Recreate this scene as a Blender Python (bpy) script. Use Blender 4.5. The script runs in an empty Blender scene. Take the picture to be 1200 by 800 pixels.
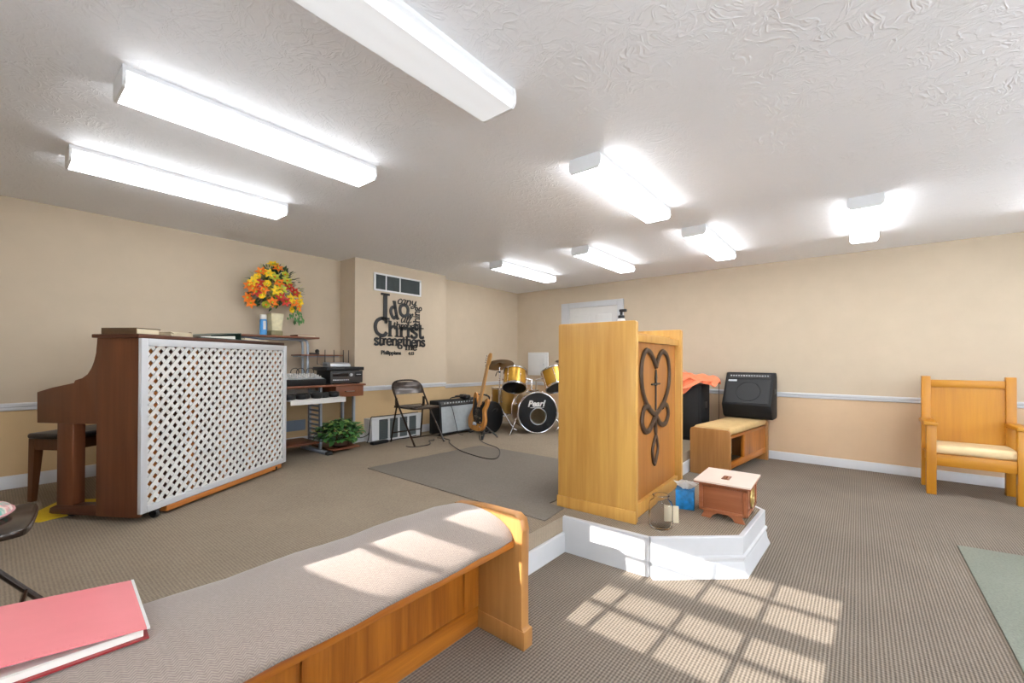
import bpy, bmesh, math, random
from mathutils import Vector, Matrix
random.seed(7)
PI = math.pi
scene = bpy.context.scene
COL = scene.collection
S = 0.218            # stage height
H = 2.44             # ceiling height
WX, BY, NY, EX = -5.02, 6.168, -1.2, 3.2   # left wall, back wall, window wall, right wall

# ------------------------------------------------------------------ materials
def lin(c):
    return tuple(((v/255)/12.92 if v/255 <= .04045 else ((v/255+.055)/1.055)**2.4) for v in c) + (1.0,)

def newmat(name):
    m = bpy.data.materials.new(name); m.use_nodes = True
    nt = m.node_tree; b = nt.nodes['Principled BSDF']
    return m, nt, b

def noise(nt, scale, detail=3, mscale=None, coord='Object', rough=.55, rot=None):
    tc = nt.nodes.new('ShaderNodeTexCoord'); mp = nt.nodes.new('ShaderNodeMapping')
    nt.links.new(tc.outputs[coord], mp.inputs['Vector'])
    if mscale: mp.inputs['Scale'].default_value = mscale
    if rot: mp.inputs['Rotation'].default_value = rot
    n = nt.nodes.new('ShaderNodeTexNoise'); n.inputs['Scale'].default_value = scale
    n.inputs['Detail'].default_value = detail; n.inputs['Roughness'].default_value = rough
    nt.links.new(mp.outputs['Vector'], n.inputs['Vector'])
    return n, mp

def ramp(nt, fac, stops):
    r = nt.nodes.new('ShaderNodeValToRGB')
    e = r.color_ramp.elements
    while len(e) < len(stops): e.new(.5)
    for i, (p, c) in enumerate(stops):
        e[i].position = p; e[i].color = c
    nt.links.new(fac, r.inputs['Fac'])
    return r

def bump(nt, b, height, strength=.2, dist=.005):
    n = nt.nodes.new('ShaderNodeBump'); n.inputs['Strength'].default_value = strength
    n.inputs['Distance'].default_value = dist
    nt.links.new(height, n.inputs['Height']); nt.links.new(n.outputs['Normal'], b.inputs['Normal'])
    return n

def mathn(nt, op, a, bval=None, c=None):
    n = nt.nodes.new('ShaderNodeMath'); n.operation = op
    for i, v in enumerate((a, bval, c)):
        if v is None: continue
        if isinstance(v, (int, float)): n.inputs[i].default_value = v
        else: nt.links.new(v, n.inputs[i])
    return n.outputs[0]

def plain(name, c, rough=.5, metal=0, var=.06, scale=9, bumpk=0, **kw):
    """solid colour with a slight procedural variation"""
    m, nt, b = newmat(name)
    n, _ = noise(nt, scale)
    a = lin(c)
    lo = tuple(x*(1-var) for x in a[:3])+(1,); hi = tuple(min(1, x*(1+var)) for x in a[:3])+(1,)
    r = ramp(nt, n.outputs['Fac'], [(.3, lo), (.7, hi)])
    nt.links.new(r.outputs['Color'], b.inputs['Base Color'])
    b.inputs['Roughness'].default_value = rough; b.inputs['Metallic'].default_value = metal
    for k, v in kw.items(): b.inputs[k].default_value = v
    if bumpk:
        n2, _ = noise(nt, scale*12, 2); bump(nt, b, n2.outputs['Fac'], bumpk, .002)
    return m

def wood(name, light, dark, axis=2, rough=.35, fine=26, spec=.5, contrast=(.32, .68)):
    m, nt, b = newmat(name)
    sc = [1, 1, 1]; sc[axis] = .05
    n1, _ = noise(nt, fine, 4, sc, rough=.65)
    sc2 = [1, 1, 1]; sc2[axis] = .22
    n2, _ = noise(nt, 3.2, 2, sc2)
    w = nt.nodes.new('ShaderNodeMath'); w.operation = 'MULTIPLY_ADD'
    nt.links.new(n2.outputs['Fac'], w.inputs[0]); w.inputs[1].default_value = .55
    w2 = mathn(nt, 'MULTIPLY', n1.outputs['Fac'], .5); nt.links.new(w2, w.inputs[2])
    rng = mathn(nt, 'SUBTRACT', w.outputs[0], .02)
    r = ramp(nt, rng, [(contrast[0], lin(dark)), (contrast[1], lin(light))])
    nt.links.new(r.outputs['Color'], b.inputs['Base Color'])
    b.inputs['Roughness'].default_value = rough
    b.inputs['Specular IOR Level'].default_value = spec
    bump(nt, b, n1.outputs['Fac'], .06, .001)
    return m

M = {}
# wall paper: cream above the chair rail, peach below, faint vertical joints every 1.22 m
def wallmat(name, upper, lower, zsplit, joint=None, off=0.):
    m, nt, b = newmat(name)
    tc = nt.nodes.new('ShaderNodeTexCoord'); sep = nt.nodes.new('ShaderNodeSeparateXYZ')
    nt.links.new(tc.outputs['Object'], sep.inputs[0])
    up = mathn(nt, 'GREATER_THAN', sep.outputs['Z'], zsplit)
    mix = nt.nodes.new('ShaderNodeMix'); mix.data_type = 'RGBA'
    nt.links.new(up, mix.inputs['Factor'])
    mix.inputs['A'].default_value = lin(lower); mix.inputs['B'].default_value = lin(upper)
    n, _ = noise(nt, 5, 4)
    mul = nt.nodes.new('ShaderNodeMix'); mul.data_type = 'RGBA'; mul.blend_type = 'MULTIPLY'
    mul.inputs['Factor'].default_value = 1
    r = ramp(nt, n.outputs['Fac'], [(.3, (.95, .95, .95, 1)), (.7, (1, 1, 1, 1))])
    nt.links.new(mix.outputs['Result'], mul.inputs['A']); nt.links.new(r.outputs['Color'], mul.inputs['B'])
    last = mul.outputs['Result']
    n2, _ = noise(nt, 160, 2)
    hgt = n2.outputs['Fac']
    if joint:
        t = mathn(nt, 'ADD', sep.outputs[joint], 10-off)
        t = mathn(nt, 'MODULO', t, 1.22)
        j = mathn(nt, 'LESS_THAN', t, .008)
        hgt = mathn(nt, 'SUBTRACT', hgt, mathn(nt, 'MULTIPLY', j, 3.0))
    nt.links.new(last, b.inputs['Base Color'])
    b.inputs['Roughness'].default_value = .8
    bump(nt, b, hgt, .12, .002)
    return m
UP, LOW = (200, 183, 159), (210, 180, 146)
M['wall_left'] = wallmat('wall_left_paper', UP, (204, 174, 130), .83)
M['wall_back'] = wallmat('wall_back_paper', UP, LOW, .80, 'X', .95)
M['wall_plain'] = plain('wall_plain_paint', UP, .8)

# textured plaster ceiling
def ceilmat():
    m, nt, b = newmat('ceiling_plaster')
    b.inputs['Base Color'].default_value = lin((242, 243, 246)); b.inputs['Roughness'].default_value = .55
    b.inputs['Specular IOR Level'].default_value = .25
    nd, _ = noise(nt, 4, 2)
    tc = nt.nodes.new('ShaderNodeTexCoord')
    addv = nt.nodes.new('ShaderNodeVectorMath'); addv.operation = 'MULTIPLY_ADD'
    nt.links.new(nd.outputs['Color'], addv.inputs[0]); addv.inputs[1].default_value = (.35, .35, .35)
    nt.links.new(tc.outputs['Object'], addv.inputs[2])
    hs = []
    for rot, sc in ((.5, (15, 4, 4)), (-.9, (4, 13, 4))):
        mp = nt.nodes.new('ShaderNodeMapping'); mp.inputs['Scale'].default_value = sc
        mp.inputs['Rotation'].default_value = (0, 0, rot)
        nt.links.new(addv.outputs[0], mp.inputs['Vector'])
        n = nt.nodes.new('ShaderNodeTexNoise'); n.inputs['Scale'].default_value = 1.3
        n.inputs['Detail'].default_value = 3; nt.links.new(mp.outputs[0], n.inputs['Vector'])
        a = mathn(nt, 'SUBTRACT', n.outputs['Fac'], .5)
        a = mathn(nt, 'ABSOLUTE', a)
        a = mathn(nt, 'LESS_THAN', a, .016) if False else mathn(nt, 'SUBTRACT', 1, mathn(nt, 'MULTIPLY', a, 22))
        hs.append(mathn(nt, 'MAXIMUM', a, 0))
    mask, _ = noise(nt, 2.6, 2)
    mk = ramp(nt, mask.outputs['Fac'], [(.34, (.15, .15, .15, 1)), (.60, (1, 1, 1, 1))])
    h = mathn(nt, 'MULTIPLY', mathn(nt, 'MAXIMUM', hs[0], hs[1]), mk.outputs['Color'])
    fine, _ = noise(nt, 28, 3)
    h = mathn(nt, 'ADD', h, mathn(nt, 'MULTIPLY', fine.outputs['Fac'], .7))
    bump(nt, b, h, .33, .010)
    return m
M['ceiling'] = ceilmat()

# looped carpet with ribs along Y
def carpet(name, c1, c2, ribs=True, pitch=.014):
    m, nt, b = newmat(name)
    tc = nt.nodes.new('ShaderNodeTexCoord'); sep = nt.nodes.new('ShaderNodeSeparateXYZ')
    nt.links.new(tc.outputs['Object'], sep.inputs[0])
    n, _ = noise(nt, 90, 3); big, _ = noise(nt, 1.6, 3)
    wob = mathn(nt, 'MULTIPLY', n.outputs['Fac'], .8)
    sx = mathn(nt, 'SINE', mathn(nt, 'ADD', mathn(nt, 'MULTIPLY', sep.outputs['X'], 2*PI/pitch), wob))
    sy = mathn(nt, 'SINE', mathn(nt, 'ADD', mathn(nt, 'MULTIPLY', sep.outputs['Y'], 2*PI/(pitch*1.15)), wob))
    k = mathn(nt, 'MULTIPLY_ADD', sx, .26, .5) if ribs else mathn(nt, 'MULTIPLY_ADD', n.outputs['Fac'], .9, .05)
    if ribs:
        k = mathn(nt, 'ADD', k, mathn(nt, 'MULTIPLY', sy, .09))
        k = mathn(nt, 'ADD', k, mathn(nt, 'MULTIPLY', mathn(nt, 'SUBTRACT', n.outputs['Fac'], .5), .5))
    k = mathn(nt, 'ADD', k, mathn(nt, 'MULTIPLY', mathn(nt, 'SUBTRACT', big.outputs['Fac'], .5), .35))
    r = ramp(nt, k, [(.05, lin(c1)), (.95, lin(c2))])
    nt.links.new(r.outputs['Color'], b.inputs['Base Color'])
    b.inputs['Roughness'].default_value = .95; b.inputs['Specular IOR Level'].default_value = .1
    bump(nt, b, k, .5, .006)
    return m
M['carpet'] = carpet('ribbed_carpet', (82, 74, 66), (152, 140, 126))
M['carpet_stage'] = carpet('stage_carpet', (108, 97, 83), (174, 158, 138), True, .012)
M['mat'] = carpet('grey_mat', (108, 101, 92), (138, 130, 119), False)
M['rug'] = carpet('sage_rug', (110, 114, 104), (146, 149, 137), False)

M['white'] = plain('white_trim_paint', (203, 204, 206), .35, var=.02)
M['white_metal'] = plain('white_enamel', (222, 223, 223), .4, var=.02)
M['plastic_white'] = plain('white_plastic', (218, 216, 212), .4, var=.02)
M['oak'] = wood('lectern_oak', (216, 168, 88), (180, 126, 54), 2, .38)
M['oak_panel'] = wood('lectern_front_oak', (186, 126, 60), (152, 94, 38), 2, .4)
M['oak_pew'] = wood('pew_oak', (186, 114, 38), (122, 64, 14), 2, .32, contrast=(.36, .62))
M['oak_pew_h'] = wood('pew_oak_rail', (188, 116, 38), (128, 68, 16), 1, .32, contrast=(.36, .62))
M['oak_end'] = wood('pew_end_oak', (184, 132, 74), (148, 98, 50), 2, .35)
M['oak_chair'] = wood('chair_oak', (200, 140, 34), (172, 108, 18), 2, .4)
M['oak_chair_h'] = wood('chair_oak_rail', (202, 142, 34), (174, 110, 20), 0, .4)
M['walnut'] = wood('piano_walnut', (126, 76, 48), (80, 44, 26), 2, .3, contrast=(.25, .75))
M['walnut_dark'] = wood('piano_dark_walnut', (92, 52, 34), (58, 30, 18), 0, .3)
M['orange_wood'] = wood('piano_back_wood', (206, 132, 60), (160, 92, 36), 0, .5)
M['bench_wood'] = wood('stool_wood', (112, 70, 40), (72, 40, 20), 2, .35)
M['cherry'] = wood('offering_box_cherry', (170, 106, 70), (132, 72, 42), 0, .3)
M['desk_wood'] = wood('desk_laminate', (136, 82, 52), (100, 56, 36), 1, .4)
M['maple'] = wood('guitar_maple', (214, 166, 100), (184, 130, 66), 2, .3)
M['guitar_body'] = wood('guitar_natural', (206, 148, 78), (160, 100, 44), 2, .22)
M['black'] = plain('black_plastic', (15, 16, 18), .5)
M['black_tolex'] = plain('black_tolex', (15, 16, 18), .7, bumpk=.4, scale=14)
M['black_vinyl'] = plain('black_vinyl', (28, 26, 28), .35)
M['black_gloss'] = plain('black_drum_head', (14, 22, 30), .18)
M['dark'] = plain('dark_void', (12, 12, 13), .8)
M['charcoal'] = plain('charcoal_metal', (50, 48, 46), .5)
M['iron'] = plain('wrought_iron', (84, 66, 52), .45, .55)
M['steel'] = plain('desk_grey_steel', (150, 158, 168), .4, .2)
M['steel_blue'] = plain('desk_blue_grey', (124, 138, 154), .45, .1)
M['chrome'] = plain('chrome', (216, 216, 220), .15, 1.0, var=.02)
M['silver'] = plain('silver_plastic', (196, 200, 204), .35, .3)
M['brown_metal'] = plain('brown_enamel', (56, 45, 38), .22, .3)
M['brass'] = plain('cymbal_bronze', (120, 92, 62), .32, .8)
M['gold'] = plain('gold_drum_wrap', (206, 158, 62), .25, .65, var=.12)
M['gold_dark'] = plain('champagne_drum_wrap', (164, 128, 66), .28, .6, var=.1)
M['gold_emblem'] = plain('gilt', (206, 184, 120), .3, .7)
M['amp_cloth'] = plain('silver_grille_cloth', (164, 170, 172), .7, bumpk=.4, scale=20)
M['vent_dark'] = plain('vent_fins', (96, 104, 104), .5, .3)
M['cream'] = plain('cream_laminate', (236, 218, 204), .35, var=.02)
M['tan_fabric'] = plain('tan_velour', (196, 164, 112), .9, bumpk=.4, scale=14)
M['beige_fabric'] = plain('beige_cushion', (222, 196, 150), .9, bumpk=.3, scale=14)
M['orange'] = plain('orange_terry', (246, 136, 96), .95, bumpk=.6, scale=16)
M['binder_red'] = plain('binder_vinyl', (226, 130, 134), .2, var=.03)
M['binder_dark'] = plain('binder_cover_back', (150, 40, 44), .35)
M['paper'] = plain('paper', (238, 236, 228), .8, var=.02)
M['page'] = plain('cream_pages', (226, 212, 182), .8, var=.05)
M['yellow'] = plain('yellow_card', (236, 200, 30), .6)
M['green_vinyl'] = plain('green_binder_vinyl', (40, 64, 56), .35)
M['navy'] = plain('navy_cover', (70, 80, 104), .5)
M['brown_cover'] = plain('brown_book_cover', (96, 72, 48), .5)
M['tissue_blue'] = plain('tissue_carton', (30, 130, 196), .5, var=.35, scale=30)
M['can_blue'] = plain('can_blue', (70, 150, 214), .3, var=.1)
M['leaf'] = plain('leaf_green', (78, 132, 68), .45, var=.4, scale=18)
M['leaf_pale'] = plain('leaf_variegated', (150, 180, 96), .5, var=.3, scale=22)
M['leaf_dark'] = plain('leaf_dark_green', (44, 74, 44), .5, var=.4, scale=14)
M['vase'] = plain('cream_vase', (214, 204, 166), .35, var=.12, scale=20)
M['vase_base'] = plain('olive_base', (120, 110, 70), .35)
M['pot'] = plain('brown_pot', (76, 50, 36), .6)
M['f_orange'] = plain('petal_orange', (240, 126, 30), .7, var=.2, scale=30)
M['f_yellow'] = plain('petal_yellow', (242, 202, 40), .7, var=.15, scale=30)
M['f_red'] = plain('petal_red', (190, 50, 34), .7, var=.25, scale=30)
M['f_pink'] = plain('piping_pink', (206, 150, 150), .8)
M['f_lime'] = plain('petal_lime', (186, 190, 60), .7, var=.2, scale=30)
M['cable'] = plain('cable_rubber', (40, 32, 30), .6)
M['rubber'] = plain('caster_rubber', (24, 24, 26), .4)
M['lcd'] = plain('display_window', (30, 26, 28), .15)
M['wood_knob'] = plain('brass_handle', (186, 180, 170), .3, .8)

def herringbone():
    m, nt, b = newmat('herringbone_upholstery')
    tc = nt.nodes.new('ShaderNodeTexCoord'); sep = nt.nodes.new('ShaderNodeSeparateXYZ')
    nt.links.new(tc.outputs['Object'], sep.inputs[0])
    tri = mathn(nt, 'PINGPONG', sep.outputs['Y'], .012)
    q = mathn(nt, 'ADD', mathn(nt, 'MULTIPLY', sep.outputs['X'], 1.0), mathn(nt, 'MULTIPLY', tri, 1.0))
    q = mathn(nt, 'SUBTRACT', q, sep.outputs['Z'])
    s = mathn(nt, 'SINE', mathn(nt, 'MULTIPLY', q, 2*PI/.0085))
    n, _ = noise(nt, 150, 3)
    k = mathn(nt, 'ADD', mathn(nt, 'MULTIPLY_ADD', s, .2, .25), mathn(nt, 'MULTIPLY', n.outputs['Fac'], .5))
    r = ramp(nt, k, [(.0, lin((102, 88, 80))), (1.0, lin((168, 152, 140)))])
    nt.links.new(r.outputs['Color'], b.inputs['Base Color'])
    b.inputs['Roughness'].default_value = .9; b.inputs['Sheen Weight'].default_value = .3
    bump(nt, b, k, .3, .002)
    return m
M['herring'] = herringbone()

def floral():
    m, nt, b = newmat('striped_floral_cotton')
    n, _ = noise(nt, 9, 2, (1, 3, 1))
    r = ramp(nt, n.outputs['Fac'], [(.38, lin((120, 176, 160))), (.46, lin((206, 150, 148))), (.54, lin((226, 206, 196))), (.62, lin((110, 170, 156)))])
    nt.links.new(r.outputs['Color'], b.inputs['Base Color']); b.inputs['Roughness'].default_value = .9
    return m
M['floral'] = floral()

def glassmat(name, tint=(1, 1, 1, 1), ior=1.45):
    m, nt, b = newmat(name)
    b.inputs['Base Color'].default_value = tint; b.inputs['Roughness'].default_value = .02
    b.inputs['Transmission Weight'].default_value = 1.0; b.inputs['IOR'].default_value = ior
    return m
M['glass'] = glassmat('jar_glass', ior=1.15)
def panemat():
    m = bpy.data.materials.new('window_pane_glass'); m.use_nodes = True; nt = m.node_tree
    nt.nodes.clear()
    o = nt.nodes.new('ShaderNodeOutputMaterial'); t = nt.nodes.new('ShaderNodeBsdfTransparent')
    g = nt.nodes.new('ShaderNodeBsdfGlossy'); g.inputs['Roughness'].default_value = .02
    x = nt.nodes.new('ShaderNodeMixShader'); x.inputs[0].default_value = .05
    nt.links.new(t.outputs[0], x.inputs[1]); nt.links.new(g.outputs[0], x.inputs[2]); nt.links.new(x.outputs[0], o.inputs[0])
    return m
M['pane'] = panemat()
def lensmat(name, strength):
    m, nt, b = newmat(name)
    b.inputs['Base Color'].default_value = (.7, .7, .7, 1); b.inputs['Roughness'].default_value = .35
    tc = nt.nodes.new('ShaderNodeTexCoord'); sep = nt.nodes.new('ShaderNodeSeparateXYZ')
    nt.links.new(tc.outputs['Object'], sep.inputs[0])
    # two tubes glow a little stronger behind the lens
    ax = mathn(nt, 'ABSOLUTE', sep.outputs['X'])
    d = mathn(nt, 'ABSOLUTE', mathn(nt, 'SUBTRACT', ax, .042))
    g = mathn(nt, 'SUBTRACT', 1.12, mathn(nt, 'MULTIPLY', d, 5.0))
    side = mathn(nt, 'GREATER_THAN', ax, .0885); low = mathn(nt, 'LESS_THAN', sep.outputs['Z'], -.050)
    g = mathn(nt, 'ADD', g, mathn(nt, 'MULTIPLY', side, mathn(nt, 'MULTIPLY_ADD', low, 1.5, -.70)))
    nt.links.new(mathn(nt, 'MULTIPLY', g, strength), b.inputs['Emission Strength'])
    b.inputs['Emission Color'].default_value = (.935, .965, 1, 1)
    return m

# ------------------------------------------------------------------ mesh helpers
class MB:
    def __init__(s): s.bm = bmesh.new()
    def add(s, verts, faces):
        vs = [s.bm.verts.new(v) for v in verts]
        for f in faces:
            try: s.bm.faces.new([vs[i] for i in f])
            except ValueError: pass
        return s
    def merge(s, other, mat=None):
        other.verts.ensure_lookup_table(); other.verts.index_update()
        vs = [s.bm.verts.new(mat @ v.co if mat else v.co) for v in other.verts]
        for f in other.faces:
            try: s.bm.faces.new([vs[v.index] for v in f.verts])
            except ValueError: pass
        other.free(); return s
    def box(s, x0, x1, y0, y1, z0, z1, bev=0, rot=None, seg=2):
        t = bmesh.new(); bmesh.ops.create_cube(t, size=1)
        for v in t.verts:
            v.co = Vector((v.co.x*(x1-x0), v.co.y*(y1-y0), v.co.z*(z1-z0)))
        if bev: bmesh.ops.bevel(t, geom=t.edges[:], offset=bev, segments=seg, affect='EDGES', profile=.5)
        m = Matrix.Translation(((x0+x1)/2, (y0+y1)/2, (z0+z1)/2))
        if rot: m = m @ rot
        return s.merge(t, m)
    def prism(s, poly, axis, a, b, bev=0):
        """poly: 2-D points; axis 0: (y,z) extruded along x; 1: (x,z) along y; 2: (x,y) along z"""
        def P(u, v, w): return {0: (w, u, v), 1: (u, w, v), 2: (u, v, w)}[axis]
        t = bmesh.new(); n = len(poly)
        A = [t.verts.new(P(u, v, a)) for u, v in poly]; B = [t.verts.new(P(u, v, b)) for u, v in poly]
        t.faces.new(A); t.faces.new(B[::-1])
        for i in range(n): t.faces.new((A[i], B[i], B[(i+1) % n], A[(i+1) % n]))
        bmesh.ops.recalc_face_normals(t, faces=t.faces[:])
        if bev: bmesh.ops.bevel(t, geom=t.edges[:], offset=bev, segments=2, affect='EDGES', profile=.5)
        return s.merge(t)
    def tube(s, pts, r, seg=8, closed=False, flat=1.0, cap=True, up=None):
        pts = [Vector(p) for p in pts]; n = len(pts); rs = r if isinstance(r, (list, tuple)) else [r]*n
        rings = []; nrm = None
        for i, p in enumerate(pts):
            if closed: d = pts[(i+1) % n]-pts[i-1]
            else: d = pts[min(i+1, n-1)]-pts[max(i-1, 0)]
            d.normalize()
            if up is not None:
                nrm = Vector(up) - d*Vector(up).dot(d)
                nrm = nrm.normalized() if nrm.length > 1e-6 else d.orthogonal().normalized()
            elif nrm is None: nrm = d.orthogonal().normalized()
            else:
                nrm = nrm - d*nrm.dot(d); nrm = nrm.normalized() if nrm.length > 1e-6 else d.orthogonal().normalized()
            bi = d.cross(nrm)
            rings.append([s.bm.verts.new(p + nrm*math.cos(2*PI*k/seg)*rs[i]*flat + bi*math.sin(2*PI*k/seg)*rs[i]) for k in range(seg)])
        for i in range(n if closed else n-1):
            A, B = rings[i], rings[(i+1) % n]
            for k in range(seg):
                try: s.bm.faces.new((A[k], A[(k+1) % seg], B[(k+1) % seg], B[k]))
                except ValueError: pass
        if cap and not closed:
            s.bm.faces.new(rings[0][::-1]); s.bm.faces.new(rings[-1])
        return s
    def lathe(s, prof, mat=None, seg=24, capa=True, capb=True, sx=1, sy=1):
        t = bmesh.new(); rings = []
        for r, z in prof:
            rings.append([t.verts.new((r*math.cos(2*PI*k/seg)*sx, r*math.sin(2*PI*k/seg)*sy, z)) for k in range(seg)])
        for A, B in zip(rings, rings[1:]):
            for k in range(seg): t.faces.new((A[k], A[(k+1) % seg], B[(k+1) % seg], B[k]))
        if capa: t.faces.new(rings[0][::-1])
        if capb: t.faces.new(rings[-1])
        return s.merge(t, mat)
    def ball(s, c, r, sx=1, sy=1, sz=1, seg=14, rings=9, rot=None):
        t = bmesh.new(); bmesh.ops.create_uvsphere(t, u_segments=seg, v_segments=rings, radius=r)
        m = Matrix.Translation(c)
        if rot: m = m @ rot
        return s.merge(t, m @ Matrix.Diagonal((sx, sy, sz, 1)))
    def build(s, name, mat, parent=None, loc=None, smooth=35, recalc=True):
        if recalc: bmesh.ops.recalc_face_normals(s.bm, faces=s.bm.faces[:])
        me = bpy.data.meshes.new(name); s.bm.to_mesh(me); s.bm.free()
        if smooth:
            me.polygons.foreach_set('use_smooth', [True]*len(me.polygons))
            me.set_sharp_from_angle(angle=math.radians(smooth))
        o = bpy.data.objects.new(name, me); COL.objects.link(o)
        if isinstance(mat, str): mat = M[mat]
        me.materials.append(mat)
        if parent: o.parent = parent
        if loc: o.location = loc
        return o

def thing(name, label, cat, loc=(0, 0, 0), rz=0, group=None):
    o = bpy.data.objects.new(name, None); COL.objects.link(o)
    o.location = loc; o.rotation_euler = (0, 0, rz); o.empty_display_size = .1
    o['label'] = label; o['category'] = cat
    if group: o['group'] = group
    return o
def tag(o, label, cat, group=None, kind=None):
    o['label'] = label; o['category'] = cat
    if group: o['group'] = group
    if kind: o['kind'] = kind
    return o
def struct(o, label, cat): return tag(o, label, cat, kind='structure')

def dup(root, loc=None, rz=None, label=None):
    r = root.copy(); COL.objects.link(r)
    if loc: r.location = loc
    if rz is not None: r.rotation_euler = (0, 0, rz)
    if label: r['label'] = label
    for ch in list(root.children):
        c = ch.copy(); COL.objects.link(c); c.parent = r
        for g in list(ch.children):
            d = g.copy(); COL.objects.link(d); d.parent = c
    return r

def text_mesh(txt, size, extr=.003, offset=0, shear=0, space=1.0):
    cu = bpy.data.curves.new('lettering', 'FONT'); cu.body = txt; cu.size = size; cu.extrude = extr
    cu.offset = offset; cu.shear = shear; cu.space_character = space; cu.resolution_u = 4
    o = bpy.data.objects.new('lettering', cu); COL.objects.link(o)
    dg = bpy.context.evaluated_depsgraph_get()
    me = bpy.data.meshes.new_from_object(o.evaluated_get(dg))
    bpy.data.objects.remove(o); bpy.data.curves.remove(cu)
    t = bmesh.new(); t.from_mesh(me); bpy.data.meshes.remove(me)
    return t

def bez(pts, n=8, closed=False):
    """Catmull-Rom through pts"""
    P = [Vector(p) for p in pts]; out = []; m = len(P)
    for i in range(m if closed else m-1):
        p0 = P[i-1] if (closed or i > 0) else P[i]; p1 = P[i]; p2 = P[(i+1) % m]
        p3 = P[(i+2) % m] if (closed or i+2 < m) else p2
        for k in range(n):
            t = k/n
            out.append(.5*((2*p1)+(p2-p0)*t+(2*p0-5*p1+4*p2-p3)*t*t+(3*p1-p0-3*p2+p3)*t**3))
    if not closed: out.append(P[-1])
    return out

# ------------------------------------------------------------------ room shell
b = MB(); b.box(-5.2, EX+.1, NY-.2, BY+.2, -.1, 0)
struct(b.build('floor', 'carpet', smooth=0), 'ribbed tan carpet of the lower floor', 'floor')
inner = [(-1.46, 2.335), (-.915, 2.36), (-.53, 2.70), (-.51, 3.26), (-.93, 3.63), (-1.46, 3.63)]
b = MB(); b.prism([(WX, NY), (-1.46, NY)]+inner+[(-1.46, BY), (WX, BY)], 2, 0, S)
struct(b.build('floor_stage', 'carpet_stage', smooth=0), 'raised tan carpeted stage floor with pulpit bay', 'stage')
b = MB(); b.box(-5.2, EX+.1, NY-.2, BY+.2, H, H+.1)
struct(b.build('ceiling', 'ceiling', smooth=0), 'white swirled plaster ceiling', 'ceiling')
b = MB(); b.box(WX-.15, WX, NY-.15, BY+.15, 0, H)
struct(b.build('wall_left', 'wall_left', smooth=0), 'cream and peach wall behind the piano', 'wall')
CX, CY0, CY1 = -4.68, 2.77, 4.216
b = MB(); b.box(WX, CX, CY0, CY1, S, H, .004)
struct(b.build('wall_chase', 'wall_left', smooth=0), 'boxed out wall section carrying black lettering', 'wall')
W3 = -4.89
b = MB(); b.box(WX, W3, CY1, BY, S, H)
struct(b.build('wall_alcove', 'wall_left', smooth=0), 'cream wall between lettered section and drum corner', 'wall')
b = MB(); b.box(WX-.15, EX+.15, BY, BY+.15, 0, H)
struct(b.build('wall_back', 'wall_back', smooth=0), 'long cream and peach wall behind drums and armchair', 'wall')
b = MB(); added_side_windows = ((.2, 1.6), (3.3, 4.7)); ya = NY-.15  # gaps for unseen windows, added to let daylight onto the ceiling
for y0, y1 in added_side_windows:
    b.box(EX, EX+.15, ya, y0, 0, H); b.box(EX, EX+.15, y0, y1, 0, .85); b.box(EX, EX+.15, y0, y1, 2.1, H); ya = y1
b.box(EX, EX+.15, ya, BY+.15, 0, H)
struct(b.build('wall_right', 'wall_plain', smooth=0), 'cream side wall out to the right', 'wall')
# window wall, with an opening
hx0, hx1, hz0, hz1 = -1.505, -.28, 1.475, 2.09
b = MB()
b.box(WX-.15, hx0, NY-.12, NY, 0, H); b.box(hx1, 1.1, NY-.12, NY, 0, H); b.box(2.8, EX+.15, NY-.12, NY, 0, H); b.box(1.1, 2.8, NY-.12, NY, 0, .85); b.box(1.1, 2.8, NY-.12, NY, 2.1, H)  # right-hand gap belongs to the added daylight window
b.box(hx0, hx1, NY-.12, NY, 0, hz0); b.box(hx0, hx1, NY-.12, NY, hz1, H)
struct(b.build('wall_front', 'wall_plain', smooth=0), 'cream window wall facing the stage steps', 'wall')
win = thing('window_1', 'white paned window letting the sun onto the carpet', 'window', (0, NY-.03, 0)); win['kind'] = 'structure'
gx0, gx1, gz0, gz1 = -1.48, -.30, 1.494, 2.035
b = MB()
b.box(hx0, gx0, -.03, .03, hz0, hz1); b.box(gx1, hx1, -.03, .03, hz0, hz1)
b.box(gx0, gx1, -.03, .03, hz0, gz0); b.box(gx0, gx1, -.03, .03, gz1, hz1)
b.build('window_frame', 'white', win, smooth=0)
b = MB()
for x in (-1.137, -.852, -.577): b.box(x-.014, x+.014, -.01, .01, gz0, gz1)
for z in (1.617, 1.905): b.box(gx0, gx1, -.0095, .0095, z-.008, z+.008)
b.box(gx0, gx1, -.014, .014, 1.721, 1.787)
b.build('muntins', 'white', win, smooth=0)
b = MB(); b.box(gx0, gx1, -.002, .002, gz0, gz1); b.build('window_pane', 'pane', win, smooth=0)

for i, (y0, y1) in enumerate(added_side_windows):  # added side windows, out of view, brightening the ceiling with daylight
    t = thing('window_%d' % (i+2), 'unseen white framed window added in the side wall for more daylight', 'window', (EX+.06, 0, 0)); t['kind'] = 'structure'
    b = MB(); b.box(-.03, .03, y0, y0+.05, .85, 2.1); b.box(-.03, .03, y1-.05, y1, .85, 2.1); b.box(-.03, .03, y0+.05, y1-.05, .85, .90); b.box(-.03, .03, y0+.05, y1-.05, 2.05, 2.1); b.box(-.025, .025, y0+.05, y1-.05, 1.45, 1.50)
    b.build('window_frame', 'white', t, smooth=0)
    b = MB(); b.box(-.002, .002, y0+.05, y1-.05, .90, 2.05); b.build('window_pane', 'pane', t, smooth=0)

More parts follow.
